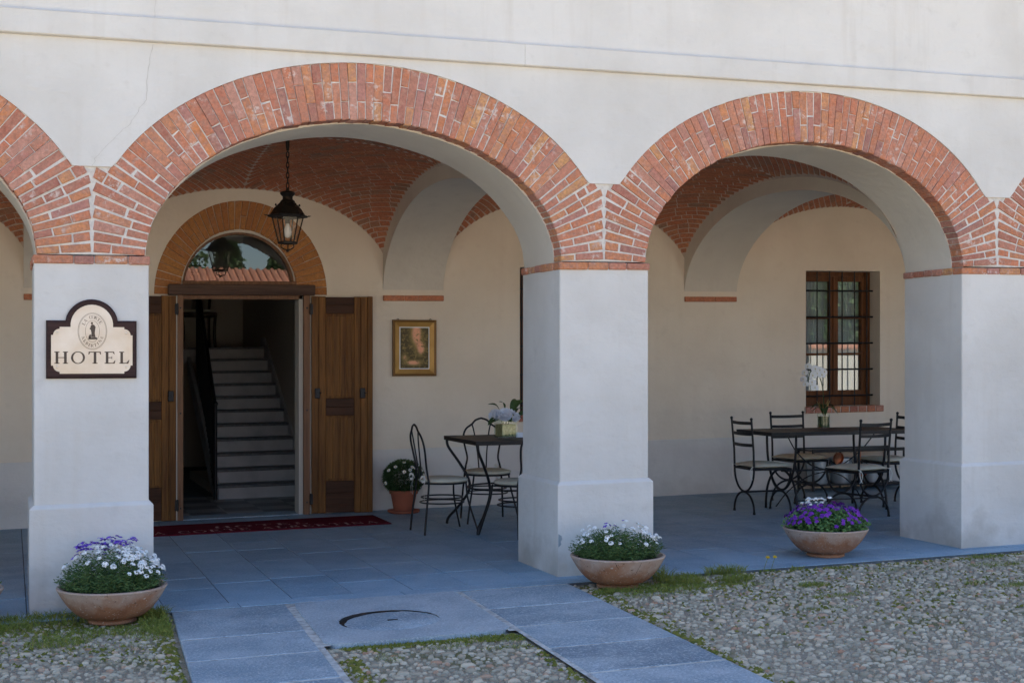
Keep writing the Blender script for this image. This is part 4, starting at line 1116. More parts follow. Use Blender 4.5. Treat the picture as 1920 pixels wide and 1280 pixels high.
m = MB(); m.lathe([(.014, 2.668), (.016, 2.652), (.028, 2.625), (.033, 2.60), (.030, 2.572), (.016, 2.552), (.0001, 2.548)], 16); m.build('bulb', M['bulb'], lan, smooth=True)

# ------------------------------------------------------------------ round-backed iron chairs and their table
def round_chair():
    t = thing('round_back_chair', 'x', 'chair')
    R = .0085
    for s in (-1, 1):
        b = MB(); b.tube(spline([(s*.205, -.235, .0), (s*.195, -.215, .2), (s*.178, -.190, .42), (s*.165, -.195, .50), (s*.150, -.203, .58), (s*.172, -.222, .70), (s*.178, -.238, .78), (s*.150, -.252, .845), (s*.092, -.260, .888), (s*.055, -.264, .925), (0, -.266, .944)], 6), R*1.1, 8); b.build('back_leg', M['iron'], t, smooth=True)
        b = MB(); b.tube(spline([(s*.245, .245, .0), (s*.215, .20, .16), (s*.185, .165, .30), (s*.165, .155, .435)], 6), R, 8); b.build('front_leg', M['iron'], t, smooth=True)
        b = MB(); b.tube(spline([(s*.090, -.260, .888), (s*.070, -.250, .80), (s*.045, -.225, .62), (s*.035, -.205, .46)], 5), R*.8, 8); b.build('back_bar', M['iron'], t, smooth=True)
    b = MB(); b.tube([(.205*math.cos(a), .205*math.sin(a), .435) for a in [2*PI*k/32 for k in range(32)]], R, 8, closed=True); b.lathe([(.0001, .428), (.2, .428), (.2, .436), (.0001, .436)], 28); b.build('seat_ring', M['iron'], t, smooth=40)
    b = MB()
    for z, r in ((.305, .178), (.262, .190)): b.tube([(r*math.cos(a), r*1.02*math.sin(a)-.01, z) for a in [2*PI*k/32 for k in range(32)]], R*.75, 8, closed=True)
    b.build('hoop_stretcher', M['iron'], t, smooth=True)
    cu = MB(); cu.lathe([(.0001, .437), (.17, .437), (.205, .443), (.220, .455), (.214, .468), (.17, .480), (.09, .486), (.0001, .484)], 32); cu = cu.build('cushion', M['cushion'], t, smooth=True)
    b = MB()
    for s in (-1, 1):
        x, y, z = s*.165, -.205, .465
        for k in range(2):
            an = s*(.8+k*1.6); dx, dy = .05*math.cos(an), -.02
            loop = spline([(x, y, z), (x+dx*.6, y-.022, z+.035), (x+dx*1.25, y-.035, z+.02), (x+dx, y-.03, z-.012), (x, y-.012, z)], 5)
            A = [(p.x, p.y, p.z-.010) for p in loop]; B = [(p.x, p.y-.004, p.z+.010) for p in loop]; b.strip(A, B)
            tl = spline([(x, y-.012, z), (x+dx*.5, y-.03, z-.07), (x+dx*.7+rnd(-.01, .01), y-.025, z-rnd(.13, .19))], 5)
            A = [(p.x-.011, p.y, p.z) for p in tl]; B = [(p.x+.011, p.y-.004, p.z) for p in tl]; b.strip(A, B)
    b.build('ribbon_bow', M['ribbon'], cu)
    return t
A = round_chair(); gr_r = 'round-backed iron chairs at the small table'
def facing(dx, dy): return math.atan2(-dx, dy)
A.location = (3.575, 2.655, gz(3.575)); A.rotation_euler = (0, 0, facing(1, .03)); tag(A, 'round-backed iron chair with white ribbon bows next to the flowering clay pot', group=gr_r)
copy_tree(A, (4.19, 3.24, gz(4.19)), facing(-.10, -1), 'round-backed iron chair between the small table and the wall', gr_r)
copy_tree(A, (4.10, 2.15, gz(4.1)), facing(-.35, .94), 'round-backed iron chair half hidden behind the middle pillar', gr_r)
tb = thing('small_iron_table', 'small square table with curved iron legs and a vase of pale peonies', 'table', (4.22, 2.715, gz(4.22)))
m = MB(); m.bbox(-.47, .47, -.465, .465, .772, .800, .004); m.build('tabletop', M['tabletop'], tb)
m = MB()
for q in ((-.474, -.470, .474, -.464), (-.474, .464, .474, .470), (-.474, -.464, -.468, .464), (.468, -.464, .474, .464)): m.box(q[0], q[2], q[1], q[3], .766, .803)
m.build('iron_edge', M['iron'], tb)
for sx in (-1, 1):
    for sy in (-1, 1):
        b = MB(); b.tube(spline([(sx*.452, sy*.447, .770), (sx*.440, sy*.435, .70), (sx*.36, sy*.36, .56), (sx*.295, sy*.295, .42), (sx*.29, sy*.29, .31), (sx*.36, sy*.36, .17), (sx*.438, sy*.43, .06), (sx*.452, sy*.445, 0)], 6), .013, 8); b.build('leg', M['iron'], tb, smooth=True)
m = MB(); m.tube([(.295*math.cos(a)*1.3, .295*math.sin(a)*1.3, .36) for a in [2*PI*k/36 for k in range(36)]], .008, 8, closed=True); m.build('hoop_stretcher', M['iron'], tb, smooth=True)

# ------------------------------------------------------------------ ladder-back chairs and the long table
def ladder_chair():
    t = thing('ladder_back_chair', 'x', 'chair'); R = .0105
    for s in (-1, 1):
        b = MB(); b.tube([(s*.200, -.195, .42), (s*.200, -.20, .60), (s*.205, -.225, .895)], R, 8); b.ball((s*.205, -.226, .905), .015, 8, 6); b.build('back_post', M['iron'], t, smooth=40)
    for z, y in ((.868, -.222), (.765, -.214), (.658, -.204)):
        b = MB(); n = 8; A = []; 
        pts = [(-.2+.4*k/n, y-.018*math.sin(PI*k/n)) for k in range(n+1)]
        for dz in (-.016, .016):
            pass
        b.strip([(p[0], p[1], z-.017-.004*math.sin(PI*i/n)) for i, p in enumerate(pts)], [(p[0], p[1], z+.013-.004*math.sin(PI*i/n)) for i, p in enumerate(pts)])
        b.strip([(p[0], p[1]-.006, z-.017-.004*math.sin(PI*i/n)) for i, p in enumerate(pts)], [(p[0], p[1]-.006, z+.013-.004*math.sin(PI*i/n)) for i, p in enumerate(pts)])
        for dz in (-.017, .013): b.strip([(p[0], p[1], z+dz-.004*math.sin(PI*i/n)) for i, p in enumerate(pts)], [(p[0], p[1]-.006, z+dz-.004*math.sin(PI*i/n)) for i, p in enumerate(pts)])
        b.build('slat', M['iron'], t)
    for y in (-.195, .195):
        n = 20
        b = MB(); b.tube([(.200*math.cos(PI+PI*k/n), y, .42-.215*math.sin(PI*k/n)) for k in range(n+1)], R, 8); b.build('upper_curve', M['iron'], t, smooth=True)
        b = MB(); b.tube([(.205*math.cos(PI*k/n), y, .005+.195*math.sin(PI*k/n)**.9) for k in range(n+1)], R, 8); b.tube([(-.205, y, 0), (-.205, y, .02)], R*1.3, 8); b.tube([(.205, y, 0), (.205, y, .02)], R*1.3, 8); b.build('leg_arch', M['iron'], t, smooth=True)
    b = MB(); b.tube([(0, -.195, .2), (0, .195, .2)], R*.9, 8); b.build('stretcher', M['iron'], t)
    b = MB()
    for p, q in (((-.2, -.195), (.2, -.195)), ((.2, -.195), (.2, .2)), ((.2, .2), (-.2, .2)), ((-.2, .2), (-.2, -.195))): b.tube([(*p, .425), (*q, .425)], R, 8)
    b.box(-.19, .19, -.185, .19, .424, .428); b.build('seat_frame', M['iron'], t)
    m = MB(); n = 18; vs = []
    for sgn in (1, -1):
        for j in range(n+1):
            for i in range(n+1):
                u = -1+2*i/n; v = -1+2*j/n; h = ((1-u**4)*(1-v**4))**.55; pinch = 1+.05*(abs(u*v))**3-.04*(1-abs(u))*(abs(v)**4)-.04*(1-abs(v))*(abs(u)**4)
                vs.append((.212*u*pinch, .207*v*pinch+.008, .452+(.034*h if sgn > 0 else -.020*h)+.003*math.sin(7*u+3*v)*h))
    N1 = (n+1)**2; fs = []
    for s_ in (0, 1):
        for j in range(n):
            for i in range(n): fs.append((s_*N1+j*(n+1)+i, s_*N1+j*(n+1)+i+1, s_*N1+(j+1)*(n+1)+i+1, s_*N1+(j+1)*(n+1)+i))
    m.add(vs, fs); cu = m.build('cushion', M['cushion'], t, smooth=True)
    for s in (-1, 1):
        b = MB(); x, y = s*.2, -.21
        b.tube([(x-.012, y+.01, .452), (x+s*.012, y-.006, .452), (x, y-.012, .44)], .005, 6)
        for k in (-1, 1): b.tube(spline([(x, y-.006, .450), (x+k*.018, y-.016, .41), (x+k*.010+rnd(-.01, .01), y-.014, .35), (x+k*.02, y-.014, .335)], 4), .0035, 6)
        b.build('tie_cord', M['ribbon'], cu, smooth=True)
    return t
P = ladder_chair(); gr_l = 'ladder-back iron chairs round the long table'
P.location = (6.835, 2.76, gz(6.84)); P.rotation_euler = (0, 0, facing(1, -.04)); tag(P, 'ladder-back iron chair at the table end beside the wide bare stretch of wall', group=gr_l)
copy_tree(P, (7.66, 3.42, gz(7.66)), facing(.08, -1), 'ladder-back iron chair facing outwards behind the long table under the orchid', gr_l)
copy_tree(P, (7.455, 2.085, gz(7.455)), facing(-.24, .97), 'ladder-back iron chair with its back to the courtyard, tied cushion cords showing', gr_l)
copy_tree(P, (8.30, 2.78, gz(8.30)), facing(-1, .05), 'ladder-back iron chair at the table end partly hidden by the right pillar', gr_l)

tb2 = thing('long_iron_table', 'long dark table on curved iron trestles below the barred window', 'table', (7.52, 2.72, gz(7.52)))
m = MB(); m.bbox(-.80, .80, -.33, .33, .752, .775, .004); m.build('tabletop', M['tabletop'], tb2)
m = MB()
for q in ((-.804, -.334, .804, -.329), (-.804, .329, .804, .334), (-.804, -.329, -.799, .329), (.799, -.329, .804, .329)): m.box(q[0], q[2], q[1], q[3], .742, .778)
m.build('iron_edge', M['iron'], tb2)
for sx in (-1, 1):
    x = sx*.50; n = 24
    b = MB(); b.tube([(x, .27*math.cos(PI+PI*k/n), .755-.55*math.sin(PI*k/n)**.8) for k in range(n+1)], .012, 8); b.build('trestle_curve', M['iron'], tb2, smooth=True)
    b = MB(); b.tube([(x, .29*math.cos(PI*k/n), .40*math.sin(PI*k/n)**.8) for k in range(n+1)], .012, 8); b.build('leg_arch', M['iron'], tb2, smooth=True)
    b = MB(); b.tube(spline([(x, -.10, .745), (x*.75, -.06, .58), (x*.38, -.02, .44), (0, 0, .385)], 6), .006, 6); b.build('brace', M['iron'], tb2, smooth=True)
    b = MB(); b.tube(spline([(x, .10, .03), (x*.75, .06, .19), (x*.38, .02, .32), (0, 0, .365)], 6), .006, 6); b.build('brace', M['iron'], tb2, smooth=True)
m = MB(); m.tube([(-.5, 0, .385), (.5, 0, .385)], .009, 8); m.tube([(-.5, -.26, .12), (.5, -.26, .12)], .006, 8); m.build('stretcher', M['iron'], tb2)

# low iron stand with copper and zinc vessels at the foot of the wall
st = thing('low_iron_stand', 'low black iron stand against the wall behind the long table', 'stand', (8.86, 4.28, gz(8.86)))
m = MB()
for y in (-.15, .15):
    m.box(-.60, .60, y-.012, y+.012, .425, .46); m.box(-.60, .60, y-.010, y+.010, .055, .075)
m.box(-.60, .60, -.138, .138, .437, .449); m.box(-.6, .6, -.14, .14, .06, .07); m.build('shelf', M['iron'], st)
for x in (-.59, -.05, .59):
    for y in (-.15, .15): b = MB(); b.box(x-.011, x+.011, y-.0085, y+.0085, 0, .43); b.build('leg', M['iron'], st)
for i, (x, lab) in enumerate(((8.42, 'pale zinc bucket on the low iron stand behind the cushioned chairs'), (8.72, 'second zinc bucket on the low iron stand, next to the copper pan'), (9.12, 'zinc bucket at the far end of the low iron stand'))):
    b = thing('zinc_bucket', lab, 'bucket', (x, 4.28, gz(x)+.069), 0, 'zinc buckets on the low stand')
    q = MB(); q.lathe([(.0001, 0), (.105, 0), (.112, .02), (.125, .27), (.131, .275), (.131, .283), (.122, .283), (.108, .03), (.0001, .03)], 24); q.build('pail', M['zinc'], b, smooth=40)
    q = MB(); q.tube(spline([(-.13, 0, .255), (-.10, -.10, .20), (0, -.135, .18), (.10, -.10, .20), (.13, 0, .255)], 5), .004, 6); q.build('bail_handle', M['iron'], b, smooth=True)
for (x, y, z, r, lab) in ((8.56, 4.06, .362, .066, 'round copper pan hanging from the front of the low iron stand'), (8.87, 4.05, .205, .055, 'small copper pan hanging low on the low iron stand')):
    b = thing('copper_pan', lab, 'pan', (x, y+.03, gz(x)+z), 0, 'copper pans on the low stand'); q = MB(); q.lathe([(.0001, -.022), (r*.8, -.022), (r, -.008), (r*1.03, .02), (r*.97, .02), (r*.9, -.004), (.0001, -.012)], 24); o = q.build('pan_bowl', M['copper'], b, smooth=40); o.rotation_euler = (PI/2+.15, 0, .2)
    q = MB(); q.tube([(0, .03, r*.9), (0, .045, (.437-z))], .005, 6); q.tube([(0, .045, .437-z), (0, .06, .444-z)], .005, 6); q.build('handle', M['copper'], b)

# ------------------------------------------------------------------ plants
def leafq(mb, base, d, ln, w, val, droop=.15):
    d = Vector(d).normalized(); b = Vector(base); sd_ = d.cross(Vector((rnd(-1, 1), rnd(-1, 1), rnd(-1, 1)))); sd_ = sd_.normalized() if sd_.length > 1e-5 else d.orthogonal()
    mid = b+d*ln*.5; tip = b+d*ln-Vector((0, 0, droop*ln))
    mb.add([b, mid+sd_*w, tip, mid-sd_*w], [(0, 1, 2, 3)], val)
def stems(mb, n, R, zs, H, leaves, ll, lw, power=.55, sx=1):
    for _ in range(n):
        a = rnd(0, 2*PI); r = R*math.sqrt(random.random())
        bx, by = r*.80*math.cos(a), r*.80*math.sin(a)
        h = H*max(.25, (1-(r/R)**2.4)**power)*(rnd(.70, 1.02)+.10*math.sin(5*bx/R+1)*math.cos(4*by/R)+(rnd(.05, .2) if random.random() < .08 else 0))
        tx, ty = r*1.12*math.cos(a)+rnd(-.02, .02), r*1.12*math.sin(a)+rnd(-.02, .02)
        for k in range(leaves):
            t = (k+.6)/leaves; p = (bx+(tx-bx)*t, by+(ty-by)*t, zs+h*t)
            an = k*2.4+rnd(0, 1); up = rnd(.2, .9)
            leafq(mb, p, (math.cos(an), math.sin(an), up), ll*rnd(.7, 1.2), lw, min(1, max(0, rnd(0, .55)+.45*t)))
def floret_head(name, matn, n=16, r=.013, s=.0075):
    m = MB()
    for k in range(n):
        ph = math.acos(1-rnd(0, .95)); th = k*2.399
        c = Vector((r*math.sin(ph)*math.cos(th), r*math.sin(ph)*math.sin(th), r*.75*math.cos(ph)))
        nrm = (c+Vector((0, 0, r*.4))).normalized(); u = nrm.orthogonal().normalized(); v = nrm.cross(u); w_ = rnd(.75, 1.2)*s
        q = rnd(0, PI); uu = u*math.cos(q)+v*math.sin(q); vv = nrm.cross(uu)
        m.add([c+uu*w_, c+vv*w_*.55+nrm*.001, c-uu*w_, c-vv*w_*.55+nrm*.001], [(0, 1, 2, 3)]); m.add([c+vv*w_+nrm*.0006, c+uu*w_*.55, c-vv*w_+nrm*.0006, c-uu*w_*.55], [(0, 1, 2, 3)])
    return m
def petal_flower(np_=5, r=.017):
    m = MB()
    for k in range(np_):
        a = 2*PI*k/np_+rnd(-.15, .15); c, s_ = math.cos(a), math.sin(a); z = rnd(-.002, .004)
        def q(u, v, zz): return (c*u-s_*v, s_*u+c*v, zz)
        m.add([q(0, 0, 0), q(r*.5, -r*.42, .002+z), q(r*.95, -r*.36, -.001+z), q(r*1.1, 0, -.003+z), q(r*.95, r*.36, -.001+z), q(r*.5, r*.42, .002+z)], [(0, 1, 2, 3, 4, 5)])
    return m
def bowl(loc, label, h=.215, R=.316, lean=0):
    t = thing('terracotta_bowl', label, 'flower bowl', loc, rnd(0, 6), 'terracotta flower bowls along the arcade')
    prof = [(.0001, 0), (.135, 0), (.142, .006), (.140, .020), (.128, .026)]
    for k in range(1, 13): q = k/12; prof.append((.128+(R-.128)*q**.50, .026+(h-.040)*q))
    prof += [(R+.004, h-.008), (R+.002, h), (R-.012, h+.001), (R-.020, h-.010), (R-.030, h-.035), (.0001, h-.036)]
    m = MB(); m.lathe(prof, 56); m.build('bowl', M['terracotta'], t, smooth=35)
    m = MB(); n = 40
    vs = [(0, 0, h-.026)]; 
    for rr in (.35, .7, 1): vs += [((R-.022)*rr*math.cos(2*PI*k/n), (R-.022)*rr*math.sin(2*PI*k/n), h-.030+rnd(-.005, .005)) for k in range(n)]
    m.add(vs, [(0, 1+k, 1+(k+1) % n) for k in range(n)]+[(1+q*n+k, 1+q*n+(k+1) % n, 1+(q+1)*n+(k+1) % n, 1+(q+1)*n+k) for q in range(2) for k in range(n)]); m.build('soil', M['soil'], t, smooth=True)
    return t
protos = {}
def proto(name, mb, mt, attr=None):
    o = mb.build(name, M[mt], None, attr=attr); COL.objects.unlink(o); protos[name] = o; return o
white_heads = [proto('white_flower_head', floret_head('w', 'white', 24, .0150, .0068), 'white') for _ in range(3)]
purple_heads = [proto('purple_flower', petal_flower(), 'purple', random.random()) for _ in range(4)]
violet_heads = [proto('violet_flower', petal_flower(4, .016), 'violet', random.random()) for _ in range(4)]
def dome(x, y, R, zs, H, power=.55): r = min(.999, math.hypot(x, y)/R); return zs+H*max(.28, (1-r**2.4)**power)
def scatter(t, heads, pts, R, zs, H, lift=.012, tilt=.5, sc=(.8, 1.25)):
    ca, sa = math.cos(-t.rotation_euler.z), math.sin(-t.rotation_euler.z)
    for (wx, wy) in pts:
        x, y = wx*ca-wy*sa, wx*sa+wy*ca
        z = dome(x, y, R*1.1, zs, H)+rnd(-.012, lift+.01)
        a = math.atan2(y, x); k = math.hypot(x, y)/R*tilt*1.4
        o = inst(random.choice(heads), t, (x*1.05, y*1.05, z), (0, 0, 0), rnd(*sc))
        d = Vector((math.cos(a)*k+rnd(-.25, .25), math.sin(a)*k+rnd(-.25, .25), 1)); o.rotation_euler = d.to_track_quat('Z', 'Y').to_euler()
def pick(n, fn, R):
    out = []; tries = 0
    while len(out) < n and tries < 60000:
        tries += 1; x, y = rnd(-R, R), rnd(-R, R)
        if math.hypot(x, y) < R and random.random() < fn(x, y): out.append((x, y))
    return out
# bowl by the sign pillar: dense white mass to the right, violet spikes at the back
b1 = bowl((.572, -.385, gz(.572)-.012), 'terracotta bowl of white flowers with violet spikes, below the HOTEL sign')
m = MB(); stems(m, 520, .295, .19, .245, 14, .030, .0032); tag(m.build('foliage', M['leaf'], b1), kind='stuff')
scatter(b1, white_heads, pick(140, lambda x, y: (1.0 if x > .02 and x-y*.3 > .03 else .22), .285), .29, .19, .240, .012, .5, (.7, 1.2))
scatter(b1, violet_heads, pick(85, lambda x, y: 1.0 if (y > -.02 and -.22 < x < .13 and (x < -.10 or x > -.03 or y > .05)) else 0.004, .27), .29, .20, .262, .035, .3, (1.0, 1.5))
# bowl by the middle pillar
b2 = bowl((3.837, -.475, gz(3.837)-.012), 'cracked terracotta bowl of white flowers on the cobbles by the middle pillar')
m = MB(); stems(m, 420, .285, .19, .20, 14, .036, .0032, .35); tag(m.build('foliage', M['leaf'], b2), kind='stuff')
scatter(b2, white_heads, pick(72, lambda x, y: .30+.7*(x > .07)+.3*(x < -.15), .28), .285, .19, .205, .03, .5, (.6, 1.1))
scatter(b2, violet_heads, pick(7, lambda x, y: 1.0 if (abs(x) < .09 and y > .02) else 0, .25), .285, .20, .21, .02)
m = MB()
for k in range(7): 
    x, y = -.285+rnd(-.02, .02), rnd(-.06, .06); leafq(m, (x, y, .22), (-.4+rnd(-.2, .2), rnd(-.3, .3), 1), rnd(.10, .17), .002, .3, .1)
m.build('stray_stalks', M['grass'], b2)
# hairline cracks in the bowl
m = MB()
for (th0, z0, z1) in ((-1.48, .205, .115), (-2.05, .205, .16)):
    P_ = []
    for k in range(9):
        z = z0+(z1-z0)*k/8; r = .128+(.316-.128)*min(1, max(0, (z-.026)/.175))**.50+.0015
        th = th0+.07*k/8*(-1 if th0 > -1.8 else 1)+rnd(-.006, .006); P_.append((r, th, z))
    m.strip([(r*math.cos(t-.004), r*math.sin(t-.004), z) for r, t, z in P_], [(r*math.cos(t+.004), r*math.sin(t+.004), z) for r, t, z in P_])
o = m.build('bowl_crack', M['soil'], b2); o.rotation_euler = (0, 0, -b2.rotation_euler.z)
# bowl on the flagstones
b3 = bowl((5.819, .085, gz(5.819)), 'terracotta bowl of purple and white flowers standing on the flagstones')
m = MB(); stems(m, 300, .30, .19, .17, 9, .034, .0085, .45); tag(m.build('foliage', M['pansyleaf'], b3), kind='stuff')
scatter(b3, purple_heads, pick(135, lambda x, y: (1.0 if (x > .10 or x < -.08 or y < -.05) else .25), .30), .29, .19, .195, .02, .9, (.85, 1.3))
scatter(b3, white_heads, pick(26, lambda x, y: 1.0 if (-.14 < x < .10 and y > .0) else 0, .25), .29, .19, .215, .03, .3, (.8, 1.1))
# a fourth bowl just entering the picture at the far side of the sign pillar
b0 = bowl((-.355, -.17, gz(-.335)-.010), 'terracotta bowl cut off by the picture edge beyond the sign pillar')
m = MB(); stems(m, 150, .28, .19, .16, 10, .032, .004); tag(m.build('foliage', M['leaf'], b0), kind='stuff')

# daisy bush in a clay pot beside the door
dp = thing('potted_daisy_bush', 'daisy bush in a red clay pot standing beside the open door', 'potted plant', (3.645, 4.20, gz(3.645)))
m = MB(); m.lathe([(.0001, 0), (.145, 0), (.158, .012), (.160, .028), (.150, .030), (.12, .02)], 36); m.build('saucer', M['redpot'], dp, smooth=35)
m = MB(); m.lathe([(.0001, .012), (.095, .012), (.128, .185), (.140, .188), (.144, .222), (.132, .224), (.126, .19), (.0001, .19)], 36); m.build('pot', M['redpot'], dp, smooth=35)
m = MB(); c = Vector((0, 0, .345))
for _ in range(15000):
    d = Vector((rnd(-1, 1), rnd(-1, 1), rnd(-1, 1)))
    if d.length > 1: continue
    d = d.normalized()*(d.length**.45); p = Vector((d.x*.195, d.y*.18, max(-.13, d.z*.165)))+c
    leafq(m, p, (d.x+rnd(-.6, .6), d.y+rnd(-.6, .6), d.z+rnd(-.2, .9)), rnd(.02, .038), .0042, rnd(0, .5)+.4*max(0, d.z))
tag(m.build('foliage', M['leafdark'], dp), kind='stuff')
m = MB(); m.tube([(0, 0, .19), (.01, 0, .27), (0, .01, .36)], [.012, .010, .006], 8); m.build('stem', M['bark'], dp)
dz = MB()
for k in range(11):
    a = 2*PI*k/11; c_, s_ = math.cos(a), math.sin(a); dz.add([(c_*.004, s_*.004, .001), (c_*.014-s_*.0042, s_*.014+c_*.0042, .002), (c_*.021, s_*.021, 0), (c_*.014+s_*.0042, s_*.014-c_*.0042, .002)], [(0,1,2,3)])
dz = proto('daisy', dz, 'white'); dc = MB(); dc.lathe([(.006, .001), (.005, .004), (.0001, .005)], 10); dc = proto('daisy_centre', dc, 'yellow')
for (x, z) in ((-.02, .50), (-.17, .425), (-.195, .30), (.05, .455), (.02, .43), (-.04, .415), (.085, .44), (.155, .42), (.12, .47), (-.11, .46), (.18, .37)):
    y = -.19*math.sqrt(max(.05, 1-(x/.21)**2-((z-.345)/.175)**2)); o = inst(dz, dp, (x, y, z)); dd_ = Vector((x*2, y*4, (z-.3)*3)); o.rotation_euler = dd_.to_track_quat('Z', 'Y').to_euler()
    q = dc.copy(); COL.objects.link(q); q.parent = o

# ------------------------------------------------------------------ vase of peonies
ZT = gz(4.2)+.803
vs_ = thing('peony_vase', 'square glass vase of pale peonies on the small table', 'vase', (4.19, 2.74, ZT), .18)
m = MB(); w = .078
for q in ((-w, -w, w, -w+.006), (-w, w-.006, w, w), (-w, -w+.006, -w+.006, w-.006), (w-.006, -w+.006, w, w-.006)): m.box(q[0], q[2], q[1], q[3], 0, .165)
m.box(-w+.006, w-.006, -w+.006, w-.006, 0, .010); m.build('glass_box', M['thinglass'], vs_)
m = MB(); m.bbox(-w+.009, w-.009, -w+.009, w-.009, .011, .118, .006); m.build('raffia_filling', M['vasefill'], vs_)
m = MB()
for k in range(7): a = k*.9; m.tube(spline([(.045*math.cos(a), -.064+.02*math.sin(a), .02), (.02*math.cos(a+1), .03*math.sin(a+1), .10), (.05*math.cos(a+2), .05*math.sin(a+2), .19)], 4), .003, 6)
m.build('stems', M['leaf'], vs_, smooth=True)
def peony(r):
    m = MB()
    for ringi, (n, tilt, s_) in enumerate(((5, .15, .55), (7, .5, .8), (8, .9, 1), (9, 1.25, 1.05))):
        for k in range(n):
            a = 2*PI*(k+.5*ringi)/n+rnd(-.15, .15); rr = r*s_; c_, s2 = math.cos(a), math.sin(a); g = 4
            def q(u, v):
                x = rr*(.12+.8*math.sin(tilt)*u)+rr*.18*math.sin(PI*u); z = rr*(math.cos(tilt)*u*.95)+.10*rr*math.sin(3*v+k)*u; y = v*rr*.52*math.sin(PI*min(1, .15+u*.75))
                return (c_*x-s2*y, s2*x+c_*y, z-.1*rr*abs(v)*u)
            vs = [q(i/g, -1+2*j/g) for i in range(g+1) for j in range(g+1)]
            m.add(vs, [(i*(g+1)+j, i*(g+1)+j+1, (i+1)*(g+1)+j+1, (i+1)*(g+1)+j) for i in range(g) for j in range(g)])
    return m
for (x, y, z, r, d) in ((-.045, -.055, .195, .075, (-.3, -.8, .7)), (-.115, -.01, .195, .065, (-.9, -.3, .5)), (.035, .0, .215, .065, (.2, -.2, 1)), (.070, -.07, .185, .042, (.4, -.8, .4)), (.045, -.085, .165, .030, (.1, -1, .2))):
    o = peony(r).build('peony', M['peony'], vs_, smooth=True); o.location = (x, y, z); o.rotation_euler = Vector(d).to_track_quat('Z', 'Y').to_euler()
def bigleaf(ln, w, curve=.25):
    m = MB(); n = 7; A = []; C_ = []; B = []
    for i in range(n+1):
        t = i/n; ww = w*math.sin(PI*min(1, .04+t*.96))**.8; z = curve*ln*math.sin(PI*t*.8)-curve*ln*t*t*.9
        A.append((-ww, ln*t, z+ww*.25)); C_.append((0, ln*t, z)); B.append((ww, ln*t, z+ww*.25))
    m.strip(A, C_); m.strip(C_, B); return m
for (x, y, z, ln, w, az, el) in ((-.09, -.03, .16, .13, .030, 1.9, -.35), (-.06, -.05, .16, .14, .032, 1.4, -.15), (-.05, .02, .24, .13, .022, .9, .55), (.0, .02, .25, .12, .020, .3, .7), (.09, .0, .19, .17, .034, -.9, .75), (.10, .02, .19, .16, .036, -1.3, .45), (.07, .03, .21, .18, .034, -.5, .95), (.10, -.02, .18, .15, .034, -1.5, .15), (.08, .04, .22, .17, .034, -1.1, .85), (.05, -.03, .16, .10, .028, -2.2, .1), (-.0, -.06, .155, .09, .03, 2.8, -.1)):
    o = bigleaf(ln, w).build('leaf', M['leafdark'], vs_, smooth=True, attr=rnd(.1, .8)); o.location = (x, y, z); o.rotation_euler = (el, rnd(-.5, .5), az)
cd = thing('folded_card', 'small pale folded card next to the peony vase', 'card', (4.315, 2.70, ZT), -.2)
m = MB(); m.prism([(-.03, 0), (0, .045), (.03, 0), (.028, 0), (0, .041), (-.028, 0)], -.04, .04, 'x'); m.build('card', M['bluepaper'], cd)

# ------------------------------------------------------------------ orchid
ZT2 = gz(7.66)+.778
oc = thing('potted_orchid', 'white orchid in a glass cylinder on the long table before the window', 'orchid', (7.63, 2.93, ZT2))
m = MB(); m.lathe([(.064, 0), (.064, .15), (.0605, .15), (.0605, .006), (.0001, .006)], 28); m.build('glass_cylinder', M['thinglass'], oc, smooth=35)
m = MB(); m.lathe([(.0001, .008), (.056, .008), (.056, .115), (.0001, .12)], 20); m.build('bark_filling', M['leafdark'], oc, smooth=35, attr=.2)
m = MB(); m.tube(spline([(.005, 0, .12), (.0, 0, .30), (-.02, 0, .44), (-.065, -.005, .535), (-.12, -.01, .575), (-.165, -.02, .56), (-.19, -.03, .50), (-.195, -.03, .44)], 6), .0045, 8); m.build('flower_stem', M['leafdark'], oc, smooth=True, attr=.1)
def orchid():
    m = MB()
    def pet(a, ln, w, z0):
        c_, s_ = math.cos(a), math.sin(a); n = 14; pts = []
        for k in range(n):
            t = 2*PI*k/n; u = ln*(.52-.48*math.cos(t)); v = w*math.sin(t); pts.append((c_*u-s_*v, s_*u+c_*v, z0-.12*u*u/ln))
        m.add(pts, [tuple(range(n))])
    for a in (PI/2, PI/2+2.1, PI/2-2.1): pet(a, .040, .016, .001)
    for a in (.12, PI-.12): pet(a, .042, .026, .004)
    return m
of = proto('orchid_blossom', orchid(), 'white'); lip = MB(); lip.lathe([(.0001, 0), (.007, .003), (.006, .010), (.0001, .013)], 8); lip = proto('blossom_lip', lip, 'yellow'); protos['blossom_lip'].data.materials[0] = mat('orchid lip', (.62, .55, .28), .6)
for (x, z, dx, dy, s_) in ((-.075, .575, .1, -1, 1.05), (-.03, .565, .5, -1, 1), (-.012, .525, .6, -1, 1.05), (-.05, .535, .25, -1, 1), (-.095, .52, -.1, -1, 1.1), (-.10, .465, 0, -1, 1.05), (-.075, .42, .1, -1, 1), (-.135, .595, -.8, -.6, .95), (-.165, .545, -1, -.4, .95), (-.17, .49, -1, -.5, .95), (-.15, .45, -.9, -.7, .8), (.01, .55, .9, -.7, 1)):
    o = inst(of, oc, (x*1.3-.025, -.03+rnd(-.012, .008), .50+(z-.50)*1.2), (0, 0, 0), s_*1.0); o.rotation_euler = Vector((dx*.6-.4, dy, .2)).to_track_quat('Z', 'Y').to_euler(); q = lip.copy(); COL.objects.link(q); q.parent = o
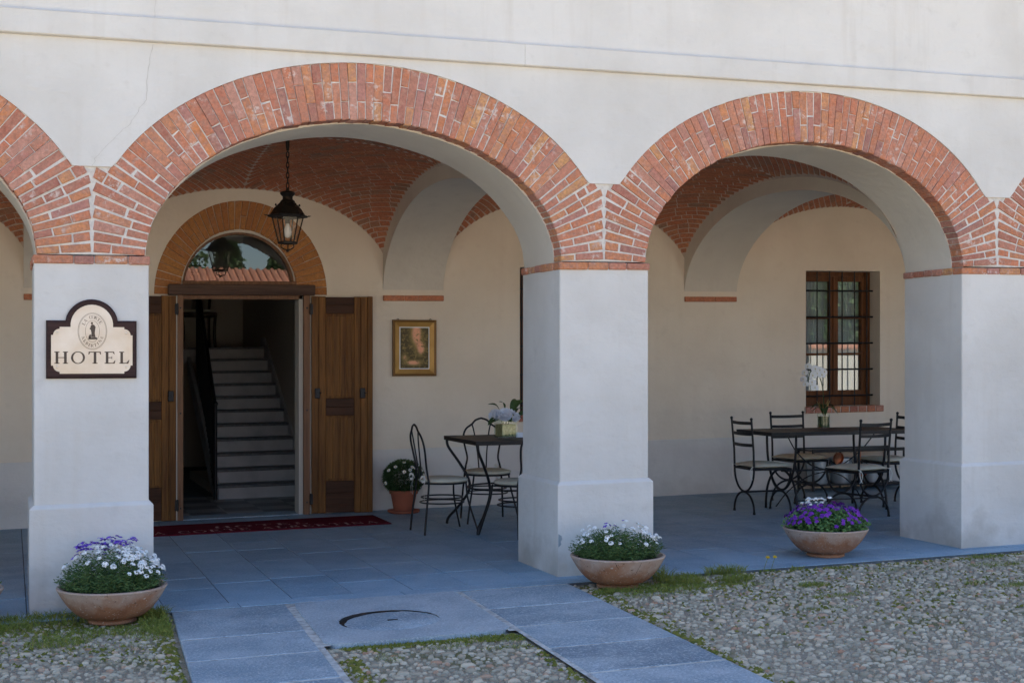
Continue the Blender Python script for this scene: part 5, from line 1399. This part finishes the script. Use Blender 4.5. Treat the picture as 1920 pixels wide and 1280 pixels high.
for (ln, w, az, el) in ((.17, .036, 1.6, .45), (.16, .034, -1.5, .5), (.14, .038, 2.7, .1), (.15, .036, -2.5, .2), (.13, .032, .6, .3)):
    o = bigleaf(ln, w, .55).build('leaf', M['leafdark'], oc, smooth=True, attr=rnd(.1, .5)); o.location = (0, 0, .135); o.rotation_euler = (el, 0, az)
m = MB()
for k in range(16): a = rnd(0, 6.28); leafq(m, (.01*math.cos(a), .01*math.sin(a), .13), (.35*math.cos(a), .35*math.sin(a), 1), rnd(.10, .22), .012, rnd(0, 1), .2)
m.build('dry_sheath', attrmat('dry sheath', (.20, .12, .045), (.34, .24, .09)), oc)

# ------------------------------------------------------------------ grass, moss and weeds among the cobbles
def blades(name, label, patches, matn='grass'):
    m = MB()
    for (cx, cy, rx, ry, n, h) in patches:
        for _ in range(n):
            r = math.sqrt(random.random()); a = rnd(0, 2*PI); x, y = cx+rx*r*math.cos(a), cy+ry*r*math.sin(a)
            if y > -.27 and not (-.03 > y): continue
            if (in_path(x, y) and y < -.285): continue
            if any(x0-.03 < x < x1+.03 and y > -.03 for x0, x1 in PIL): continue
            hh = h*1.35*rnd(.35, 1.2); d = Vector((rnd(-.7, .7), rnd(-.7, .7), 1))
            leafq(m, (x, y, gz(x)-.015), d, hh, rnd(.0012, .0026), random.random(), .3)
    o = m.build(name, M[matn]); return tag(o, label, 'grass', kind='stuff')
P1 = [(.10, -.30, .75, .16, 2600, .05), (-.35, -.36, .5, .2, 1400, .045), (.85, -.62, .14, .36, 1700, .045), (.55, -.75, .45, .12, 900, .03), (.25, -.95, .18, .12, 700, .04), (.78, -.80, .2, .25, 700, .03), (-.1, -.62, .6, .25, 900, .022), (.15, -.21, .5, .06, 700, .07), (.80, -.36, .10, .08, 400, .09), (-.5, -.25, .4, .1, 600, .06), (.45, -1.15, .3, .12, 260, .015), (-.3, -1.0, .4, .15, 300, .015), (.6, -1.5, .2, .15, 160, .012)]
blades('grass_patch', 'ragged grass growing round the bowl below the HOTEL sign', P1)
P2 = [(4.02, -.66, .42, .14, 1500, .035), (4.30, -.53, .16, .10, 520, .075), (4.18, -.42, .07, .06, 240, .12), (3.72, -.66, .14, .06, 300, .03), (4.68, -.60, .13, .06, 450, .06), (4.72, -.335, .16, .035, 420, .085), (4.42, -.34, .08, .03, 150, .05), (3.98, -.85, .35, .1, 500, .02), (4.5, -.75, .3, .1, 350, .02)]
blades('grass_patch', 'grass tufts on the cobbles beside the cracked bowl', P2)
P3 = [(5.02, -.98, .10, .05, 260, .04), (5.0, -1.35, .22, .05, 300, .02), (6.35, -1.50, .20, .06, 420, .03), (6.05, -1.34, .08, .04, 130, .03), (7.05, -1.0, .13, .07, 330, .04), (6.75, -.72, .25, .1, 380, .02), (6.9, -.42, .16, .06, 260, .035), (7.3, -.86, .1, .04, 160, .03), (5.6, -.42, .1, .05, 120, .03), (7.3, -1.35, .12, .06, 200, .03), (5.9, -.62, .2, .08, 180, .015), (6.6, -2.1, .15, .06, 160, .02), (4.7, -1.7, .2, .06, 160, .015), (5.3, -.36, .06, .03, 80, .04)]
blades('grass_patch', 'scattered grass tufts on the open cobbles', P3)
P4 = [(1.75, -1.70, .10, .045, 260, .018), (2.0, -1.70, .22, .05, 560, .018), (2.42, -1.74, .20, .08, 620, .025), (2.60, -1.78, .10, .10, 300, .022), (2.2, -1.85, .15, .06, 200, .015), (1.85, -2.0, .08, .12, 160, .012), (2.5, -1.98, .14, .05, 200, .015)]
blades('moss_strip', 'green moss along the edge of the square path block', P4, 'grass')
def moss(name, label, regions):
    m = MB()
    for (x0, y0, x1, y1, n, w) in regions:
        for _ in range(n):
            t = random.random(); x = x0+(x1-x0)*t+random.gauss(0, w); y = y0+(y1-y0)*t+random.gauss(0, w)
            if in_path(x, y): continue
            r = rnd(.008, .022); k = 6; ph = rnd(0, 6); v = [(x, y, gz(x)-.014+rnd(.003, .010))]+[(x+r*math.cos(ph+2*PI*i/k)*rnd(.6, 1.2), y+r*math.sin(ph+2*PI*i/k)*rnd(.6, 1.2), gz(x)-.020) for i in range(k)]
            m.add(v, [(0, 1+i, 1+(i+1) % k) for i in range(k)], random.random())
    return tag(m.build(name, M['moss'], smooth=True), label, 'moss', kind='stuff')
moss('moss', 'dull green moss in the cobble joints along the slabs', [(.86, -.35, .80, -2.2, 500, .045), (.0, -.45, .85, -.5, 600, .16), (1.7, -1.69, 2.68, -1.70, 420, .03), (3.64, -.4, 3.42, -3.3, 520, .04), (3.7, -.6, 4.7, -.6, 520, .10), (1.66, -1.9, 1.60, -2.9, 160, .03), (2.68, -1.9, 2.60, -3.0, 180, .03), (-.9, -.35, .0, -.4, 350, .07), (4.3, -.34, 8.0, -.36, 300, .05), (4.0, -.9, 7.6, -1.0, 500, .35), (3.9, -1.8, 7.0, -1.8, 350, .4), (-.8, -1.0, .7, -1.2, 260, .25)])
# two dandelions at the edge of the flagstones
for i, (x, dx, lab) in enumerate(((5.09, .02, 'yellow dandelion at the flagstone edge, the one nearer the cracked white-flowered bowl'), (5.15, .015, 'yellow dandelion at the flagstone edge, the one nearer the purple-flowered bowl'))):
    t = thing('dandelion', lab, 'flower', (x, -.29, gz(x)-.02), 0, 'pair of dandelions')
    m = MB(); m.tube(spline([(-.03, 0, 0), (-.012, 0, .05), (dx*.3, 0, .094)], 5), .0018, 6); m.build('stalk', M['grass'], t, attr=.3)
    m = MB()
    for k in range(30): a = k*2.399; r = .020*math.sqrt((k+1)/30); leafq(m, (dx*.3, 0, .094), (math.cos(a)*r*45, math.sin(a)*r*45, 1.0-.025*k), .021, .0038, None, .0)
    m.a = []; m.build('flower_head', M['yellow'], t)
    m = MB()
    for k in range(6): a = k*1.05+i; leafq(m, (-.03, 0, .003), (math.cos(a), math.sin(a), .35), .05, .006, None, .2)
    m.build('leaf_rosette', M['grass'], t, attr=.2)

# ------------------------------------------------------------------ carved chair on the stair landing
lc = thing('carved_chair', 'carved dark wooden chair standing on the stair landing', 'chair', (2.32, 9.62, gz(2.32)+NS*RH), PI)
W2 = woodmat('polished walnut', (.055, .028, .014), (.03, .014, .008), 'z', 1, .25)
for sx in (-1, 1):
    b = MB(); b.tube(spline([(sx*.21, .20, .0), (sx*.20, .21, .2), (sx*.215, .205, .44)], 5), .020, 8); b.build('front_leg', W2, lc, smooth=True, attr=.2)
    b = MB(); b.tube(spline([(sx*.19, -.24, .0), (sx*.185, -.21, .44), (sx*.20, -.24, .75), (sx*.17, -.29, 1.08)], 5), .018, 8); b.build('back_leg', W2, lc, smooth=True, attr=.2)
b = MB(); b.bbox(-.235, .235, -.225, .235, .40, .46, .012); b.build('seat', W2, lc, attr=.0)
b = MB(); b.bbox(-.20, .20, -.19, .20, .461, .50, .016); b.build('seat_pad', M['cushion'], lc)
b = MB(); b.prism([(-.05, .46), (.05, .46), (.035, .62), (.075, .80), (.05, .98), (-.05, .98), (-.075, .80), (-.035, .62)], -.255, -.24); b.build('splat', W2, lc, attr=.4)
b = MB(); b.tube(spline([(-.17, -.29, 1.06), (-.08, -.29, 1.10), (0, -.29, 1.12), (.08, -.29, 1.10), (.17, -.29, 1.06)], 5), .025, 8); b.build('crest_rail', W2, lc, smooth=True, attr=.2)

# ------------------------------------------------------------------ across the courtyard: what the panes reflect
oh = thing('courtyard_house', 'low white house with a clay tiled roof across the courtyard, mirrored in the fanlight', 'building', (12, -25, 0))
m = MB(); m.box(-26, 7, -7, 0, -.3, 2.9); m.build('wall', M['farwall'], oh)
m = MB(); m.prism([(.7, 2.75), (.7, 2.88), (-3.6, 4.52), (-8, 2.88), (-8, 2.75)], -26.6, 7.6, 'x'); rf = m.build('roof', M['rooftile'], oh)
for i in range(138):
    x = -26+i*.24; q = MB(); q.tube([(x, .74, 2.90), (x, -3.5, 4.51)], .075, 6, cap=True); q.build('tile_row', M['rooftile'], rf, smooth=True)
for i in range(5):
    x = -22+i*6.2; q = MB(); q.box(x-.6, x+.6, -.05, .03, .9, 2.3); wn_ = q.build('window', M['winwood'], oh, attr=.2); q = MB(); q.box(x-.5, x+.5, .031, .036, 1.0, 2.2); q.build('pane', M['glass'], wn_)
def tree(loc, h, r, label, conifer):
    t = thing('conifer_tree' if conifer else 'leafy_tree', label, 'tree', loc); q = MB(); q.tube([(0, 0, -.2), (.05, 0, h*.5), (0, 0, h*.96)], [h*.022, h*.014, .02], 8)
    for k in range(14): a = k*2.4; z = h*(.25+.05*k); L_ = r*(1-z/h)*.8 if conifer else r*.6; q.tube([(0, 0, z), (L_*math.cos(a), L_*math.sin(a), z+.15*L_)], [.05, .015], 5)
    q.build('trunk', M['bark'], t)
    c_ = MB()
    for _ in range(5200):
        if conifer: u = random.random()**.8; z = h*(.14+.86*u); rr = r*(1-u)*math.sqrt(random.random())+.05; a = rnd(0, 6.28); p = (rr*math.cos(a), rr*math.sin(a), z-.25*rr)
        else:
            d = Vector((random.gauss(0, 1), random.gauss(0, 1), random.gauss(0, 1))).normalized()*random.random()**.4; p = (d.x*r*(1+.2*math.sin(5*d.z)), d.y*r, h*.62+d.z*h*.36)
        leafq(c_, p, (rnd(-1, 1), rnd(-1, 1), rnd(-.6, .6)), rnd(.22, .45), rnd(.06, .13), random.random(), .1)
    tag(c_.build('crown', M['leafdark'], t), kind='stuff')
tree((11.8, -62, 0), 10.2, 2.0, 'tall pointed conifer behind the tiled house, mirrored in the fanlight', True)
tree((14.4, -60, 0), 9.2, 1.8, 'second pointed conifer mirrored in the fanlight beside the lantern', True)
tree((6.0, -56, 0), 9.6, 3.4, 'round leafy tree behind the tiled house, mirrored at the fanlight edge', False)

for k_, (x, y, h, r, lab) in enumerate(((24.5, -34, 6.2, 2.4, 'leafy tree across the courtyard mirrored in the barred window'), (31.0, -31, 5.0, 2.2, 'low rounded tree across the courtyard mirrored beside the leafy tree'), (38.0, -36, 7.0, 2.8, 'broad leafy tree far across the courtyard beyond the mirrored trees'))): tree((x, y, 0), h, r, lab, False)
gw = thing('garden_wall', 'white garden wall at the far side of the courtyard, mirrored in the barred window', 'wall', (33, -27, 0))
m = MB(); m.box(-13.4, 20, -.15, .15, -.3, 1.9); m.build('wall_body', M['farwall'], gw); m = MB(); m.prism([(-.28, 1.88), (-.28, 1.93), (0, 2.06), (.28, 1.93), (.28, 1.88)], -13.5, 20.1, 'x'); m.build('coping', M['rooftile'], gw)
